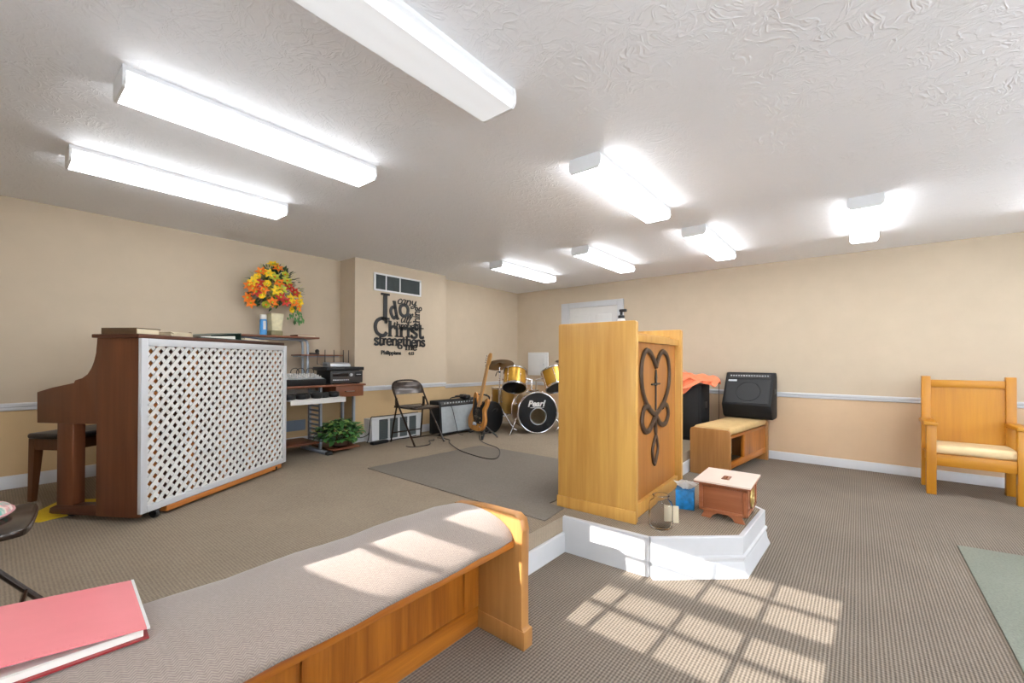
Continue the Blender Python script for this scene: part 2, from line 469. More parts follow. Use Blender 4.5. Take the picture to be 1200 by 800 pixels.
t = thing('window_4', 'broad unseen window added behind the viewer for more daylight', 'window', (0, NY-.03, 0)); t['kind'] = 'structure'  # unseen window, added to lift the ceiling with more daylight
b = MB(); b.box(1.1, 1.15, -.03, .03, .85, 2.1); b.box(2.75, 2.8, -.03, .03, .85, 2.1); b.box(1.15, 2.75, -.03, .03, .85, .90); b.box(1.15, 2.75, -.03, .03, 2.05, 2.1)
b.box(1.93, 1.97, -.025, .025, .90, 2.05); b.box(1.15, 1.93, -.025, .025, 1.46, 1.50); b.box(1.97, 2.75, -.025, .025, 1.46, 1.50)
b.build('window_frame', 'white', t, smooth=0)
b = MB(); b.box(1.15, 2.75, -.002, .002, .90, 2.05); b.build('window_pane', 'pane', t, smooth=0)

def sweep(mb, outline, prof):
    """prof: (offset outward, z) closed section swept along outline (2-D), mitred; outward = right of travel"""
    rings = []; n = len(outline)
    for i, p in enumerate(outline):
        p = Vector(p)
        ns = []
        for a, c in ((i-1, i), (i, i+1)):
            if a < 0 or c >= n: continue
            d = (Vector(outline[c])-Vector(outline[a])).normalized(); ns.append(Vector((d.y, -d.x)))
        m = ns[0] if len(ns) == 1 else (ns[0]+ns[1])/(1+ns[0].dot(ns[1]))
        rings.append([mb.bm.verts.new((p.x+m.x*o, p.y+m.y*o, z)) for o, z in prof])
    k = len(prof)
    for A, B in zip(rings, rings[1:]):
        for j in range(k): mb.bm.faces.new((A[j], A[(j+1) % k], B[(j+1) % k], B[j]))
    mb.bm.faces.new(rings[0]); mb.bm.faces.new(rings[-1][::-1])

RAIL = [(0, 0), (.012, .004), (.016, .016), (.014, .026), (.020, .034), (.020, .052), (.014, .060), (0, .060)]
def rail(n, outline, z, label):
    b = MB(); sweep(b, outline, [(o, z+h) for o, h in RAIL])
    struct(b.build('trim_%d' % n, 'white', smooth=30), label, 'trim')
rail(1, [(WX, CY0), (WX, NY)][::-1], .808, 'white chair rail on the wall behind the piano')
rail(2, [(WX+.02, CY0), (CX, CY0), (CX, CY1)], .826, 'white chair rail on the boxed out wall section')
rail(3, [(W3, CY1), (W3, BY)], .785, 'white chair rail beside the drum corner')
rail(4, [(W3, BY), (EX, BY)], .772, 'white chair rail along the back wall')
BASE = [(0, 0), (.016, 0), (.016, .085), (.010, .098), (0, .098)]
def baseb(side, outline, z, label):
    b = MB(); sweep(b, outline, [(o, z+h) for o, h in BASE])
    struct(b.build('baseboard_'+side, 'white', smooth=30), label, 'baseboard')
baseb('left', [(WX, NY), (WX, CY0)], S, 'white baseboard behind the piano')
baseb('chase', [(CX, CY0), (CX, CY1)], S, 'white baseboard under the lettered wall section')
baseb('alcove', [(W3, CY1), (W3, BY)], S, 'white baseboard beside the drums')
baseb('stage', [(W3, BY), (-1.46, BY)], S, 'white baseboard behind the drums')
baseb('back', [(-1.46, BY), (EX, BY)], 0, 'white baseboard behind the oak armchair')
b = MB(); sweep(b, [(-1.46, NY), (-1.46, 2.335)], [(0, 0), (.018, 0), (.018, .117), (.012, .122), (0, .122)])
struct(b.build('trim_5', 'white', smooth=30), 'white trim board low on the stage riser', 'trim')
b = MB(); sweep(b, [(-1.46, 3.63), (-1.46, BY)], [(0, 0), (.018, 0), (.018, .117), (.012, .122), (0, .122)])
struct(b.build('trim_6', 'white', smooth=30), 'white trim board on the far stage riser', 'trim')
T = S+.003
PB = [(0, 0), (.052, 0), (.050, .012), (.038, .04), (.034, .075), (.030, .082), (.030, .094), (.037, .10), (.037, .112), (.026, .120), (.026, T-.004), (.022, T), (0, T)]
b = MB(); sweep(b, inner[:2], [(0, 0), (.026, 0), (.026, T-.004), (.022, T), (0, T)]); sweep(b, inner[1:], PB)
struct(b.build('trim_7', 'white', smooth=25), 'white moulded boards facing the pulpit bay', 'trim')

# door in the back wall
d = thing('door_1', 'white panelled door seen above the lectern', 'door', (0, BY, 0)); d['kind'] = 'structure'
b = MB()
for x0, x1, z0, z1 in ((-3.92, -3.765, S, 2.165), (-2.90, -2.80, S, 2.165), (-3.765, -2.90, 2.075, 2.165)):
    b.box(x0, x1, -.03, 0, z0, z1, .006)
b.build('door_frame', 'white', d)
b = MB(); b.box(-3.765, -2.90, -.012, .0, S, 2.072)
for x0, x1 in ((-3.66, -3.39), (-3.27, -3.0)):
    for z0, z1 in ((.4, 1.1), (1.22, 1.95)): b.box(x0, x1, -.018, -.01, z0, z1, .004)
b.build('door_leaf', 'plastic_white', d)
b = MB(); b.ball((-2.98, -.05, 1.15), .03); b.tube([(-2.98, -.01, 1.15), (-2.98, -.05, 1.15)], .012)
b.build('door_knob', 'wood_knob', d)

# ------------------------------------------------------------------ ceiling lights
def light(loc, strength, label):
    t = thing('ceiling_light', label, 'ceiling light', loc, 0, 'fluorescent wraparound lights')
    b = MB(); b.box(-.098, .098, -.60, .60, -.022, 0); b.build('housing', 'white_metal', t, smooth=0)
    b = MB()
    prof = [(-.100, -.022), (-.106, -.034), (-.104, -.068), (-.088, -.088), (.088, -.088), (.104, -.068), (.106, -.034), (.100, -.022)]
    b.prism(prof, 1, -.592, .592)
    lm = lensmat('prismatic_lens_glow', strength)
    b.build('lens', lm, t, smooth=30)
    for s in (-1, 1):
        b = MB(); b.prism([(x*1.015, z*1.02 if z < -.03 else 0) for x, z in prof], 1, s*.592, s*.604); b.build('end_cap', 'white_metal', t, smooth=0)
    return t
LS = 9.5
for (x, y, k, lab) in [
    (-1.31, .90, .035, 'dim long ceiling light crossing the top edge of the picture, nearest to the viewer'),
    (-2.48, .95, .7, 'bright long ceiling light between the nearest light and the one nearest the left wall'),
    (-3.61, .89, 1, 'bright ceiling light nearest the left wall, above the piano'),
    (-1.28, 2.86, 1, 'ceiling light alone in mid room, above and in front of the lectern'),
    (-1.17, 4.66, 1, 'ceiling light of the far row, second from right, above the small bench'),
    (-2.33, 4.62, 1, 'ceiling light of the far row above the white door'),
    (-3.50, 4.58, 1, 'ceiling light farthest into the drum corner'),
    (.04, 4.70, 1, 'ceiling light at the right, seen almost end on, nearest the oak armchair')]:
    light((x, y, H), LS*k, lab)
for (x, y) in ((.02, .9), (1.22, 4.7), (1.22, 2.4)):  # far-row light inferred from its glow; other two added to brighten the room
    light((x, y, H), LS, 'unseen ceiling light beyond the frame, helping to light the room')

# ------------------------------------------------------------------ wall fittings
t = thing('wall_vent', 'white framed air vent high above the black lettering', 'vent', (CX, 3.02, 2.075))
L = .735; hh = .225
b = MB()
b.box(0, .014, 0, L, 0, .022, .003); b.box(0, .014, 0, L, hh-.022, hh, .003); b.box(0, .014, 0, .026, .022, hh-.022); b.box(0, .014, L-.026, L, .022, hh-.022)
for f in (.24, .53): b.box(0, .013, L*f-.008, L*f+.008, .022, hh-.022)
b.build('frame', 'white_metal', t)
b = MB(); b.box(0, .002, .02, L-.02, .02, hh-.02); b.build('backing', 'dark', t, smooth=0)
b = MB()
for i in range(46):
    y = .03+i*(L-.06)/45; b.box(.002, .010, y-.004, y+.004, .02, hh-.02, rot=Matrix.Rotation(.4, 4, 'Z'))
b.build('louvers', 'vent_dark', t, smooth=0)

t = thing('floor_grille', 'white return air grille standing at the wall behind the folding chair', 'grille', (CX, 2.90, S))
L = .74; hh = .295
b = MB(); b.box(.0, .16, 0, L, 0, hh-.02); b.build('housing', 'white_metal', t)
b = MB(); D0 = .16
xs = [0, .10, .225, .26, .385, .42, .545, .58, .66, L]
b.box(D0, D0+.016, 0, L, hh-.03, hh, .003); b.box(D0, D0+.016, 0, L, 0, .02, .003)
for a, c in ((0, .095), (.225, .25), (.37, .395), (.515, .54), (.655, L)): b.box(D0, D0+.015, a, c, .02, hh-.03)
b.build('frame', 'white_metal', t)
for a, c in ((.095, .225), (.25, .37), (.395, .515), (.54, .655)):
    b = MB(); b.box(D0, D0+.003, a, c, .02, hh-.03)
    for i in range(12):
        z = .03+i*.021; b.box(D0+.003, D0+.011, a, c, z, z+.010)
    b.build('louver_panel', 'vent_dark', t, smooth=0)

t = thing('electrical_panel', 'white breaker panel cover on the wall behind the drums', 'panel', (-4.62, BY, .945))
b = MB(); b.box(0, .43, -.03, 0, 0, .405, .006); b.build('cover', 'white_metal', t)
b = MB(); b.box(.05, .38, -.038, -.03, .04, .365, .004); b.build('panel_door', 'white_metal', t)
b = MB(); b.box(.34, .36, -.045, -.038, .18, .21, .002); b.build('latch', 'silver', t)

# black metal lettering on the boxed out wall: strokes with serifs
def stroke(mb, pts, w, ox, oy, sx, sy, shear=0, d=.008, curve=True):
    P = [(ox+(x+shear*y)*sx, oy+y*sy) for x, y in pts]
    if curve and len(P) > 2: P = [(v.x, v.y) for v in bez([(x, y, 0) for x, y in P], 6)]
    n = len(P); L_, R_ = [], []
    for i in range(n):
        a = Vector(P[max(i-1, 0)]); c = Vector(P[min(i+1, n-1)]); dd = (c-a)
        if dd.length < 1e-9: dd = Vector((1, 0))
        dd.normalize(); nn = Vector((-dd.y, dd.x))*w/2
        L_.append((P[i][0]+nn.x, P[i][1]+nn.y)); R_.append((P[i][0]-nn.x, P[i][1]-nn.y))
    vs = []
    for z in (0, d): vs += [(z, y, zz) for y, zz in L_]+[(z, y, zz) for y, zz in R_]
    N = 2*n; f = []
    for i in range(n-1):
        f += [(N+i, N+i+1, N+n+i+1, N+n+i), (i+1, i, n+i, n+i+1), (i, i+1, N+i+1, N+i), (n+i+1, n+i, N+n+i, N+n+i+1)]
    f += [(0, n, N+n, N), (n-1, N+n-1, N+2*n-1, 2*n-1)]
    mb.add(vs, f)
ser = lambda x, y, k=.17: [(x-k, y), (x+k, y)]
G = {
 'I': ([([(.3, 0), (.3, 1.5)], 1.7), (ser(.3, .04, .48), .8), (ser(.3, 1.46, .48), .8)], .6),
 'C': ([([(1.02, 1.12), (.95, 1.38), (.62, 1.5), (.2, 1.25), (.05, .75), (.2, .25), (.62, 0), (.95, .1), (1.08, .32)], 1.3), ([(1.02, 1.5), (1.02, 1.05)], .6)], 1.15),
 'h': ([([(.15, 0), (.15, 1.5)], 1.3), ([(.15, .7), (.38, .98), (.66, .9), (.72, .6), (.72, 0)], 1.1), (ser(.15, .02), .5), (ser(.72, .02), .5), ([(-.03, 1.48), (.15, 1.48)], .5)], .92),
 'r': ([([(.15, 0), (.15, 1)], 1.3), ([(.15, .6), (.3, .92), (.56, .95)], 1.1), (ser(.15, .02), .5), ([(-.03, .98), (.15, .98)], .5)], .6),
 'i': ([([(.15, 0), (.15, 1)], 1.3), (ser(.15, .02), .5), ([(-.03, .98), (.15, .98)], .5), ([(.08, 1.32), (.22, 1.32)], 1.4)], .36),
 's': ([([(.52, .78), (.42, .98), (.16, .95), (.08, .74), (.3, .52), (.54, .32), (.46, .04), (.18, .0), (.06, .22)], 1.1), ([(.53, 1.0), (.53, .7)], .5), ([(.06, .0), (.06, .3)], .5)], .66),
 't': ([([(.2, 1.35), (.2, .2), (.34, 0), (.54, .12)], 1.2), ([(-.02, .98), (.5, .98)], .5)], .56),
 'e': ([([(.06, .5), (.68, .55), (.6, .9), (.36, 1.0), (.1, .8), (.05, .45), (.16, .1), (.42, 0), (.68, .2)], 1.0)], .78),
 'n': ([([(.15, 0), (.15, 1)], 1.3), ([(.15, .7), (.38, .98), (.66, .9), (.72, .6), (.72, 0)], 1.1), (ser(.15, .02), .5), (ser(.72, .02), .5), ([(-.03, .98), (.15, .98)], .5)], .92),
 'm': ([([(.15, 0), (.15, 1)], 1.3), ([(.15, .7), (.35, .98), (.56, .9), (.62, .6), (.62, 0)], 1.1), ([(.62, .7), (.82, .98), (1.04, .9), (1.1, .6), (1.1, 0)], 1.1), (ser(.15, .02), .5), (ser(.62, .02), .5), (ser(1.1, .02), .5)], 1.3),
 'g': ([([(.36, 1.0), (.1, .9), (.08, .6), (.3, .42), (.56, .55), (.6, .85), (.36, 1.0)], 1.0), ([(.56, .95), (.74, 1.05)], .7), ([(.2, .42), (.08, .2), (.4, .08), (.66, -.1), (.6, -.42), (.24, -.46), (.06, -.22), (.2, .06)], .9)], .78),
 'd': ([([(.6, 1.5), (.6, .05), (.76, .02)], 1.3), ([(.6, .8), (.36, 1.0), (.1, .8), (.06, .4), (.26, 0), (.6, .25)], 1.2), ([(.42, 1.48), (.6, 1.48)], .5)], .85),
 'o': ([([(.4, 1.0), (.12, .82), (.05, .5), (.14, .16), (.4, 0), (.68, .16), (.75, .5), (.68, .84), (.4, 1.0)], 1.2)], .84),
 'u': ([([(.12, 1), (.12, .3), (.3, .02), (.56, .2), (.62, 1)], 1.0), ([(.62, 1), (.62, .1), (.78, .02)], 1.0)], .82),
 'a': ([([(.56, .9), (.28, 1.0), (.06, .6), (.2, .05), (.5, .3), (.58, .98)], .9), ([(.58, .98), (.56, .2), (.74, .05)], .9)], .76),
 'l': ([([(.08, .3), (.36, 1.3), (.28, 1.6), (.12, 1.3), (.12, .2), (.3, .0), (.46, .2)], .9)], .4),
 'c': ([([(.56, .8), (.34, 1.0), (.08, .6), (.2, .06), (.5, .1), (.66, .3)], .9)], .62),
 'y': ([([(.1, 1), (.14, .4), (.4, .3), (.58, 1)], .9), ([(.58, 1), (.5, -.2), (.2, -.5), (.08, -.2), (.5, .1), (.76, .3)], .9)], .74),
}
art = MB()
def word(txt, oy, oz, xh, w, xs=1.0, shear=0, rot=0, sp=0):
    tmp = MB(); x = 0
    for ch in txt:
        st, adv = G[ch]
        for pts, k in st: stroke(tmp, pts, w*k, x*xh*xs, 0, xh*xs, xh, shear)
        x += adv+sp
    m = Matrix.Translation((.006, oy, oz)) @ Matrix.Rotation(rot, 4, 'X')
    art.merge(tmp.bm, m)
# local origin: y along the wall, z up; the piece is .80 wide and .76 high
word('I', .115, .435, .217, .034, .62)
word('d', .25, .45, .146, .032, .98, rot=.2)
word('o', .365, .505, .152, .034, 1.2, rot=-.08)
word('can', .335, .655, .068, .012, 1.4, .2, rot=-.05)
word('y', .555, .645, .070, .013, 1.7, .15)
word('thing', .70, .385, .070, .014, 1.06, rot=PI/2)
word('all', .385, .408, .074, .013, 1.45, .3, rot=.06)
word('through', .275, .322, .064, .0125, 1.18, .1)
word('C', .005, .225, .145, .034, 1.1)
word('hrist', .20, .222, .132, .031, 1.42)
word('strengthens', .0, .108, .082, .022, 1.2)
word('me', .47, .052, .064, .017, 1.45)
for k, (tx, y, sz) in enumerate((('Philippians', .10, .072), ('4:13', .52, .055))):
    tm = text_mesh(tx, sz, .003, .002)
    art.merge(tm, Matrix.Translation((.006, y, -.012)) @ Matrix(((0, 0, 1, 0), (1, 0, 0, 0), (0, 1, 0, 0), (0, 0, 0, 1))))
o = art.build('wall_lettering', 'black', None, smooth=0, recalc=True); o.location = (CX+.001, 3.03, 1.29)
tag(o, 'black metal script of overlapping words hung on the boxed out wall', 'wall art')

# ------------------------------------------------------------------ piano (local: x along its back, y towards the keyboard)
PR = math.atan2(.842, -.539)
piano = thing('upright_piano', 'dark walnut upright piano turned so its back faces the room', 'piano', (-3.374, .576, S), PR)
PL = 1.338
prof = [(0, .03), (0, 1.118), (.286, 1.118), (.294, 1.025), (.308, .975), (.325, .935), (.351, .897), (.39, .872), (.438, .859), (.447, .842), (.60, .812), (.707, .782), (.704, .591), (.286, .591), (.286, .03)]
for x0, x1 in ((0, .032), (PL-.032, PL)):
    b = MB(); b.prism(prof, 0, x0, x1, .003); b.build('side_panel', 'walnut', piano)
b = MB(); b.box(-.012, PL+.012, -.012, .312, 1.118, 1.142, .005); b.build('lid', 'walnut_dark', piano)
b = MB(); b.box(.032, PL-.032, .03, .27, .05, 1.118); b.build('case', 'walnut_dark', piano, smooth=0)
b = MB(); b.box(.032, PL-.032, .27, .69, .60, .70, .004); b.box(.032, PL-.032, .30, .44, .70, .845, .004); b.build('keybed', 'walnut_dark', piano)
b = MB(); b.box(.04, PL-.04, .45, .66, .70, .715); b.build('keys', 'plastic_white', piano)
for i in range(5):
    x = .10+i*(PL-.2)/4
    b = MB(); b.box(x-.04, x+.04, .0, .03, .07, 1.09, .003); b.build('back_post', 'orange_wood', piano)
b = MB(); b.box(.16, PL-.05, -.034, .03, .018, .054, .004); b.build('bottom_rail', 'orange_wood', piano)
for x0, x1 in ((.0, .075), (PL-.075, PL)):
    b = MB(); b.box(x0+.004, x1, .452, .566, .085, .592, .004); b.build('leg', 'walnut', piano)
    b = MB(); b.prism([(.285, .03), (.285, .095), (.575, .083), (.612, .066), (.618, .035), (.60, .03)], 0, x0+.002, x1, .004); b.build('toe_block', 'walnut_dark', piano)
for x, y in ((.06, .535), (.10, .0), (PL-.06, .535), (PL-.12, .0)):
    b = MB()
    b.lathe([(.012, -.012), (.026, -.012), (.029, -.006), (.029, .006), (.026, .012), (.012, .012)], Matrix.Translation((x, y-.01, .029)) @ Matrix.Rotation(PI/2, 4, 'Y'), 16)
    b.box(x-.022, x+.022, y-.03, y+.02, .045, .06, .003)
    b.build('caster', 'rubber', piano)
def clip(poly, x0, x1, y0, y1):
    for ax, lim, sg in ((0, x0, 1), (0, x1, -1), (1, y0, 1), (1, y1, -1)):
        out = []
        for i in range(len(poly)):
            a, c = poly[i-1], poly[i]
            da, dc = (a[ax]-lim)*sg, (c[ax]-lim)*sg
            if (da >= 0) != (dc >= 0):
                t = da/(da-dc); out.append((a[0]+(c[0]-a[0])*t, a[1]+(c[1]-a[1])*t))
            if dc >= 0: out.append(c)
        poly = out
        if not poly: return None
    return poly
b = MB(); z0, z1 = .056, 1.116; sw = .0195; P_ = .068
n = int((PL+z1)/P_)+2
for k in range(-18, n):
    for sgn, (ya, yb) in ((1, (-.026, -.020)), (-1, (-.020, -.014))):
        x = k*P_
        # strip running at 47 degrees
        a = (x, z0) if sgn == 1 else (x+1.2, z0)
        c = (x+(z1-z0)*.92, z1) if sgn == 1 else (x+1.2-(z1-z0)*.92, z1)
        w_ = sw*.80
        q = clip([(a[0]-w_, a[1]), (a[0]+w_, a[1]), (c[0]+w_, c[1]), (c[0]-w_, c[1])], .02, PL-.02, z0+.012, z1-.012)
        if q and len(q) > 2: b.prism(q, 1, ya, yb)
b.build('lattice', 'plastic_white', piano, smooth=0)
b = MB()
for x0, x1, a, c in ((-.014, .030, z0, z1), (PL-.030, PL+.012, z0, z1), (.030, PL-.030, z0, z0+.04), (.030, PL-.030, z1-.046, z1)):
    b.box(x0, x1, -.036, -.012, a, c, .003)
b.build('lattice_frame', 'white', piano)

def pl(x, y, z=0):   # a point of the piano's local frame in the room
    v = Matrix.Rotation(PR, 4, 'Z') @ Vector((x, y, z)); return (v.x-3.374, v.y+.576, v.z+S)
ZL = 1.1425
t = thing('hymnal', 'thick brown book with cream page edges at the near end of the piano lid', 'book', pl(.10, .16, ZL), PR)
b = MB(); b.box(-.07, .075, -.115, .115, .004, .035, .003); b.build('pages', 'page', t)
b = MB(); b.box(-.078, .082, -.12, .12, 0, .004, .001); b.box(-.078, .082, -.12, .12, .035, .0395, .001); b.box(-.082, -.078, -.12, .12, 0, .0395, .001); b.build('cover', 'brown_cover', t)
t = thing('sheet_music_stack', 'loose pile of cream sheets on the piano lid beside the brown book', 'papers', pl(.32, .14, ZL), PR+.08)
b = MB()
for i in range(7):
    r_ = Matrix.Rotation(random.uniform(-.12, .12), 4, 'Z'); b.box(-.085, .08, -.12, .11, i*.0042, i*.0042+.0032, rot=r_)
b.build('sheets', 'page', t, smooth=0)
b = MB(); b.tube(bez([(.075, -.1, .006), (.095, -.1, .018), (.09, -.1, .032), (.07, -.1, .031)]), .003, 6); b.build('curled_corner', 'brown_cover', t)
t = thing('ring_binder', 'dark green ring binder lying wedge shaped on the piano lid', 'binder', pl(.64, .14, ZL), PR)
b = MB()
b.prism([(-.19, .001), (.20, .001), (.20, .006), (-.19, .006)], 1, -.13, .13); b.prism([(-.19, .012), (.20, .052), (.20, .057), (-.19, .017)], 1, -.13, .13)
b.box(.196, .203, -.13, .13, .001, .057, .001); b.build('cover', 'green_vinyl', t, smooth=0)
b = MB(); b.prism([(-.17, .0065), (.15, .0065), (.15, .030), (-.17, .012)], 1, -.122, .12); b.build('pages', 'paper', t, smooth=0)
t = thing('navy_book', 'blue grey book farthest along the piano lid', 'book', pl(1.02, .13, ZL), PR)
b = MB(); b.prism([(-.13, .005), (.13, .005), (.17, .011), (-.12, .024)], 1, -.11, .11); b.build('pages', 'page', t, smooth=0)
b = MB(); b.box(-.14, .15, -.115, .115, 0, .005, .001); b.prism([(-.14, .024), (.10, .016), (.10, .021), (-.14, .0295)], 1, -.115, .115); b.build('cover', 'navy', t, smooth=0)

# piano stool
t = thing('piano_bench', 'wooden piano bench with black padded seat behind the piano', 'bench', (-4.506, .543, S), PR)
b = MB()
b.box(-.34, .34, -.16, .16, .435, .475, .018, seg=3); b.build('seat', 'black_vinyl', t)
b = MB()
for a in ((-.31, .31, -.145, -.125), (-.31, .31, .125, .145)): b.box(a[0], a[1], a[2], a[3], .36, .435)
for a in ((-.325, -.305), (.305, .325)): b.box(a[0], a[1], -.125, .125, .36, .435)
b.build('apron', 'bench_wood', t, smooth=0)
for sx in (-1, 1):
    for sy in (-1, 1):
        b = MB(); x, y = sx*.30, sy*.13
        bmv = [(x-.028, y-.026, .436), (x+.028, y-.026, .436), (x+.028, y+.026, .436), (x-.028, y+.026, .436)]
        x2, y2 = x+sx*.014, y+sy*.012
        bmv += [(x2-.016, y2-.016, 0), (x2+.016, y2-.016, 0), (x2+.016, y2+.016, 0), (x2-.016, y2+.016, 0)]
        b.add(bmv, [(0, 1, 2, 3), (7, 6, 5, 4), (0, 4, 5, 1), (1, 5, 6, 2), (2, 6, 7, 3), (3, 7, 4, 0)])
        b.build('leg', 'bench_wood', t, smooth=0)
b = MB(); b.prism([(-4.32, .33), (-4.10, .56), (-3.90, .42), (-3.845, .20), (-3.93, .165), (-4.10, .20)], 2, S, S+.006)
o = b.build('floor_card', 'yellow', smooth=0); tag(o, 'flat yellow card on the carpet under the piano keyboard', 'card')

# ------------------------------------------------------------------ computer desk along the left wall
desk = thing('computer_desk', 'grey steel and wood workstation between the piano and the boxed out wall', 'desk', (-4.65, 2.0, S))
def D(x0, x1, y0, y1, z0, z1): return (x0+4.65, x1+4.65, y0-2, y1-2, z0-S, z1-S)
b = MB(); b.box(*D(-4.97, -4.32, 1.61, 2.70, .922, .942), bev=.004); b.build('desktop', 'desk_wood', desk)
b = MB(); b.box(*D(-4.80, -4.34, 2.355, 2.68, .805, .922), bev=.003); dr = b.build('drawer', 'desk_wood', desk)
b = MB(); b.tube([(.315, .45, .645), (.33, .46, .645), (.33, .56, .645), (.315, .57, .645)], .005, 6); b.build('handle', 'chrome', dr)
b = MB(); tr = D(-4.50, -4.06, 1.765, 2.31, .815, .825)
b.box(*tr, bev=.003); b.box(tr[1]-.012, tr[1], tr[2], tr[3], tr[4]-.034, tr[5]+.006, .003); b.box(tr[0], tr[1]-.012, tr[3]-.012, tr[3], tr[4], tr[5]+.006, .003); b.box(tr[0], tr[1]-.012, tr[2], tr[2]+.012, tr[4], tr[5]+.006, .003)
b.build('keyboard_tray', 'plastic_white', desk)
b = MB(); b.box(*D(-4.95, -4.66, 1.48, 2.335, 1.437, 1.458), bev=.006); b.build('shelf', 'desk_wood', desk)
b = MB(); b.box(*D(-4.93, -4.68, 2.14, 2.63, 1.25, 1.266), bev=.005); b.build('shelf', 'desk_wood', desk)
b = MB(); b.box(*D(-4.85, -4.45, 1.61, 2.235, .318, .336), bev=.003); b.build('shelf', 'desk_wood', desk)
b = MB(); b.box(*D(-4.78, -4.27, 2.285, 2.60, .252, .268), bev=.003); b.build('shelf', 'desk_wood', desk)
b = MB(); b.box(*D(-4.79, -4.77, 1.61, 2.235, .43, .545), bev=.002); b.build('back_panel', 'steel_blue', desk)
for yy in (1.66, 2.245, 2.63):
    b = MB()
    for x in (-4.70, -4.46): b.box(*D(x-.018, x+.018, yy-.012, yy+.012, .25, .922), bev=.003)
    if yy != 2.63:
        for i in range(12): b.box(*D(-4.68, -4.48, yy-.010, yy+.004, .30+i*.05, .322+i*.05))
    b.build('leg_frame', 'steel', desk)
    if yy < 2.5:
        b = MB(); b.box(*D(-4.85, -4.29, yy-.03, yy+.03, S, .25), bev=.008); ft = b.build('foot', 'steel', desk)
        b = MB(); b.box(*D(-4.30, -4.25, yy-.031, yy+.031, S, .252), bev=.008); b.build('end_cap', 'black', ft)
for x in (-4.86, -4.74):
    b = MB(); y0 = 2.24-2
    b.tube([(x+4.65, y0, .724), (x+4.65, y0, 1.10)]+bez([(x+4.65, y0, 1.12), (x+4.65, y0-.012, 1.19), (x+4.65, y0-.06, 1.21), (x+4.65, y0-.12, 1.212)], 5)+[(x+4.65, 1.5-2, 1.212)], .014, 8)
    b.build('upright_tube', 'steel', desk)
b = MB(); b.box(*D(-4.86, -4.74, 2.13, 2.60, 1.238, 1.25), bev=.002); b.build('bracket', 'steel', desk)

# what stands on the desk
t = thing('audio_mixer', 'black audio mixer with pale sloped control face on the desk', 'mixer', (-4.52, 1.86, .942))
b = MB(); b.prism([(.15, 0), (.16, .06), (-.14, .115), (-.15, 0)], 1, -.22, .40, .004); b.build('case', 'black', t)
b = MB(); b.prism([(.145, .0655), (.148, .0675), (-.128, .118), (-.131, .116)], 1, -.20, .385); b.build('control_face', 'silver', t, smooth=0)
b = MB(); b.lathe([(.009, 0), (.007, .016)], None, 8); kn = b.build('knob', 'plastic_white', t); first = True
for i in range(12):
    for x in (.11, .06, .01, -.04):
        q = kn if first else kn.copy(); q.location = (x, -.17+i*.048, .074+(.145-x)*.183)
        if not first: COL.objects.link(q)
        first = False
for y in (-.05, .14, .20, .30):
    b = MB(); b.tube(bez([(-.10, y, .10), (-.09, y+.01, .16), (-.07, y+.05, .175), (-.06, y+.07, .14), (-.10, y+.08, .10)]), .004, 6)
    b.build('patch_cord', 'cable', t)
t = thing('stereo_receiver', 'black stereo receiver with display window at the right end of the desk', 'receiver', (-4.54, 2.50, .942))
b = MB(); b.box(-.15, .15, -.185, .195, .012, .145, .004); b.build('case', 'black', t)
b = MB(); b.box(.15, .158, -.185, .195, .012, .145, .003); b.build('front_panel', 'charcoal', t)
b = MB(); b.box(.158, .161, -.16, .02, .085, .125, .001); b.build('display', 'lcd', t)
b = MB(); b.box(.158, .162, .10, .185, .08, .13, .002); b.build('tape_door', 'black', t)
b = MB(); b.box(.158, .164, -.009, .009, .04, .052, .002); bt = b.build('button', 'silver', t); bt.location.y = -.151
for i in range(1, 8):
    q = bt.copy(); COL.objects.link(q); q.location.y = -.151+i*.024
b = MB(); b.lathe([(.018, 0), (.016, .014)], Matrix.Translation((.158, .05, .10)) @ Matrix.Rotation(PI/2, 4, 'Y'), 14); b.build('volume_knob', 'silver', t)
b = MB(); b.box(.162, .166, .115, .17, .10, .106); b.build('tape_lever', 'silver', t)
for y in (-.15, .16):
    b = MB(); b.box(-.12, .13, y-.015, y+.015, 0, .012); b.build('foot', 'rubber', t, smooth=0)
t = thing('disc_player', 'slim black disc player stacked on the stereo receiver', 'player', (-4.54, 2.47, 1.0875))
b = MB(); b.box(-.15, .17, -.20, .235, .004, .042, .004); b.build('case', 'black', t)
b = MB(); b.box(.17, .173, -.14, .0, .02, .034, .001); b.build('tray_door', 'charcoal', t)
b = MB(); b.box(-.1, .1, -.19, .22, 0, .004); b.build('foot', 'rubber', t, smooth=0)
t = thing('wifi_router', 'silver router with thin upright black antennas on top of the disc player', 'router', (-4.58, 2.48, 1.13))
b = MB(); b.prism([(-.09, 0), (.09, 0), (.085, .03), (.05, .045), (-.08, .05)], 1, -.11, .13, .006); b.build('body', 'silver', t)
for y, x in ((-.22, .02), (-.10, -.05), (.02, -.08), (.09, .0), (.19, -.06)):
    b = MB(); b.tube([(x, max(-.1, min(.12, y)), .02), (x, y, .03), (x, y, .19)], [.006, .006, .004], 6); b.build('antenna', 'black', t)
def headphones(loc, rz, label):
    t = thing('headphones', label, 'headphones', loc, rz, 'headphones on the keyboard tray')
    for y in (-.060, .060):
        b = MB(); b.lathe([(.03, 0), (.050, .006), (.056, .02), (.056, .042), (.044, .056), (.0, .058)], Matrix.Translation((0, y, 0)), 16, capb=False); b.build('ear_cup', 'black', t)
    b = MB(); b.tube(bez([(0, -.055, .035), (-.06, -.075, .04), (-.13, -.04, .035), (-.13, .04, .035), (-.06, .075, .04), (0, .055, .035)], 5), .007, 6); b.build('headband', 'charcoal', t)
headphones((-4.16, 1.85, .825), .1, 'black headphones at the left of the white keyboard tray')
headphones((-4.17, 2.0, .825), -.2, 'black headphones in the middle of the white keyboard tray')
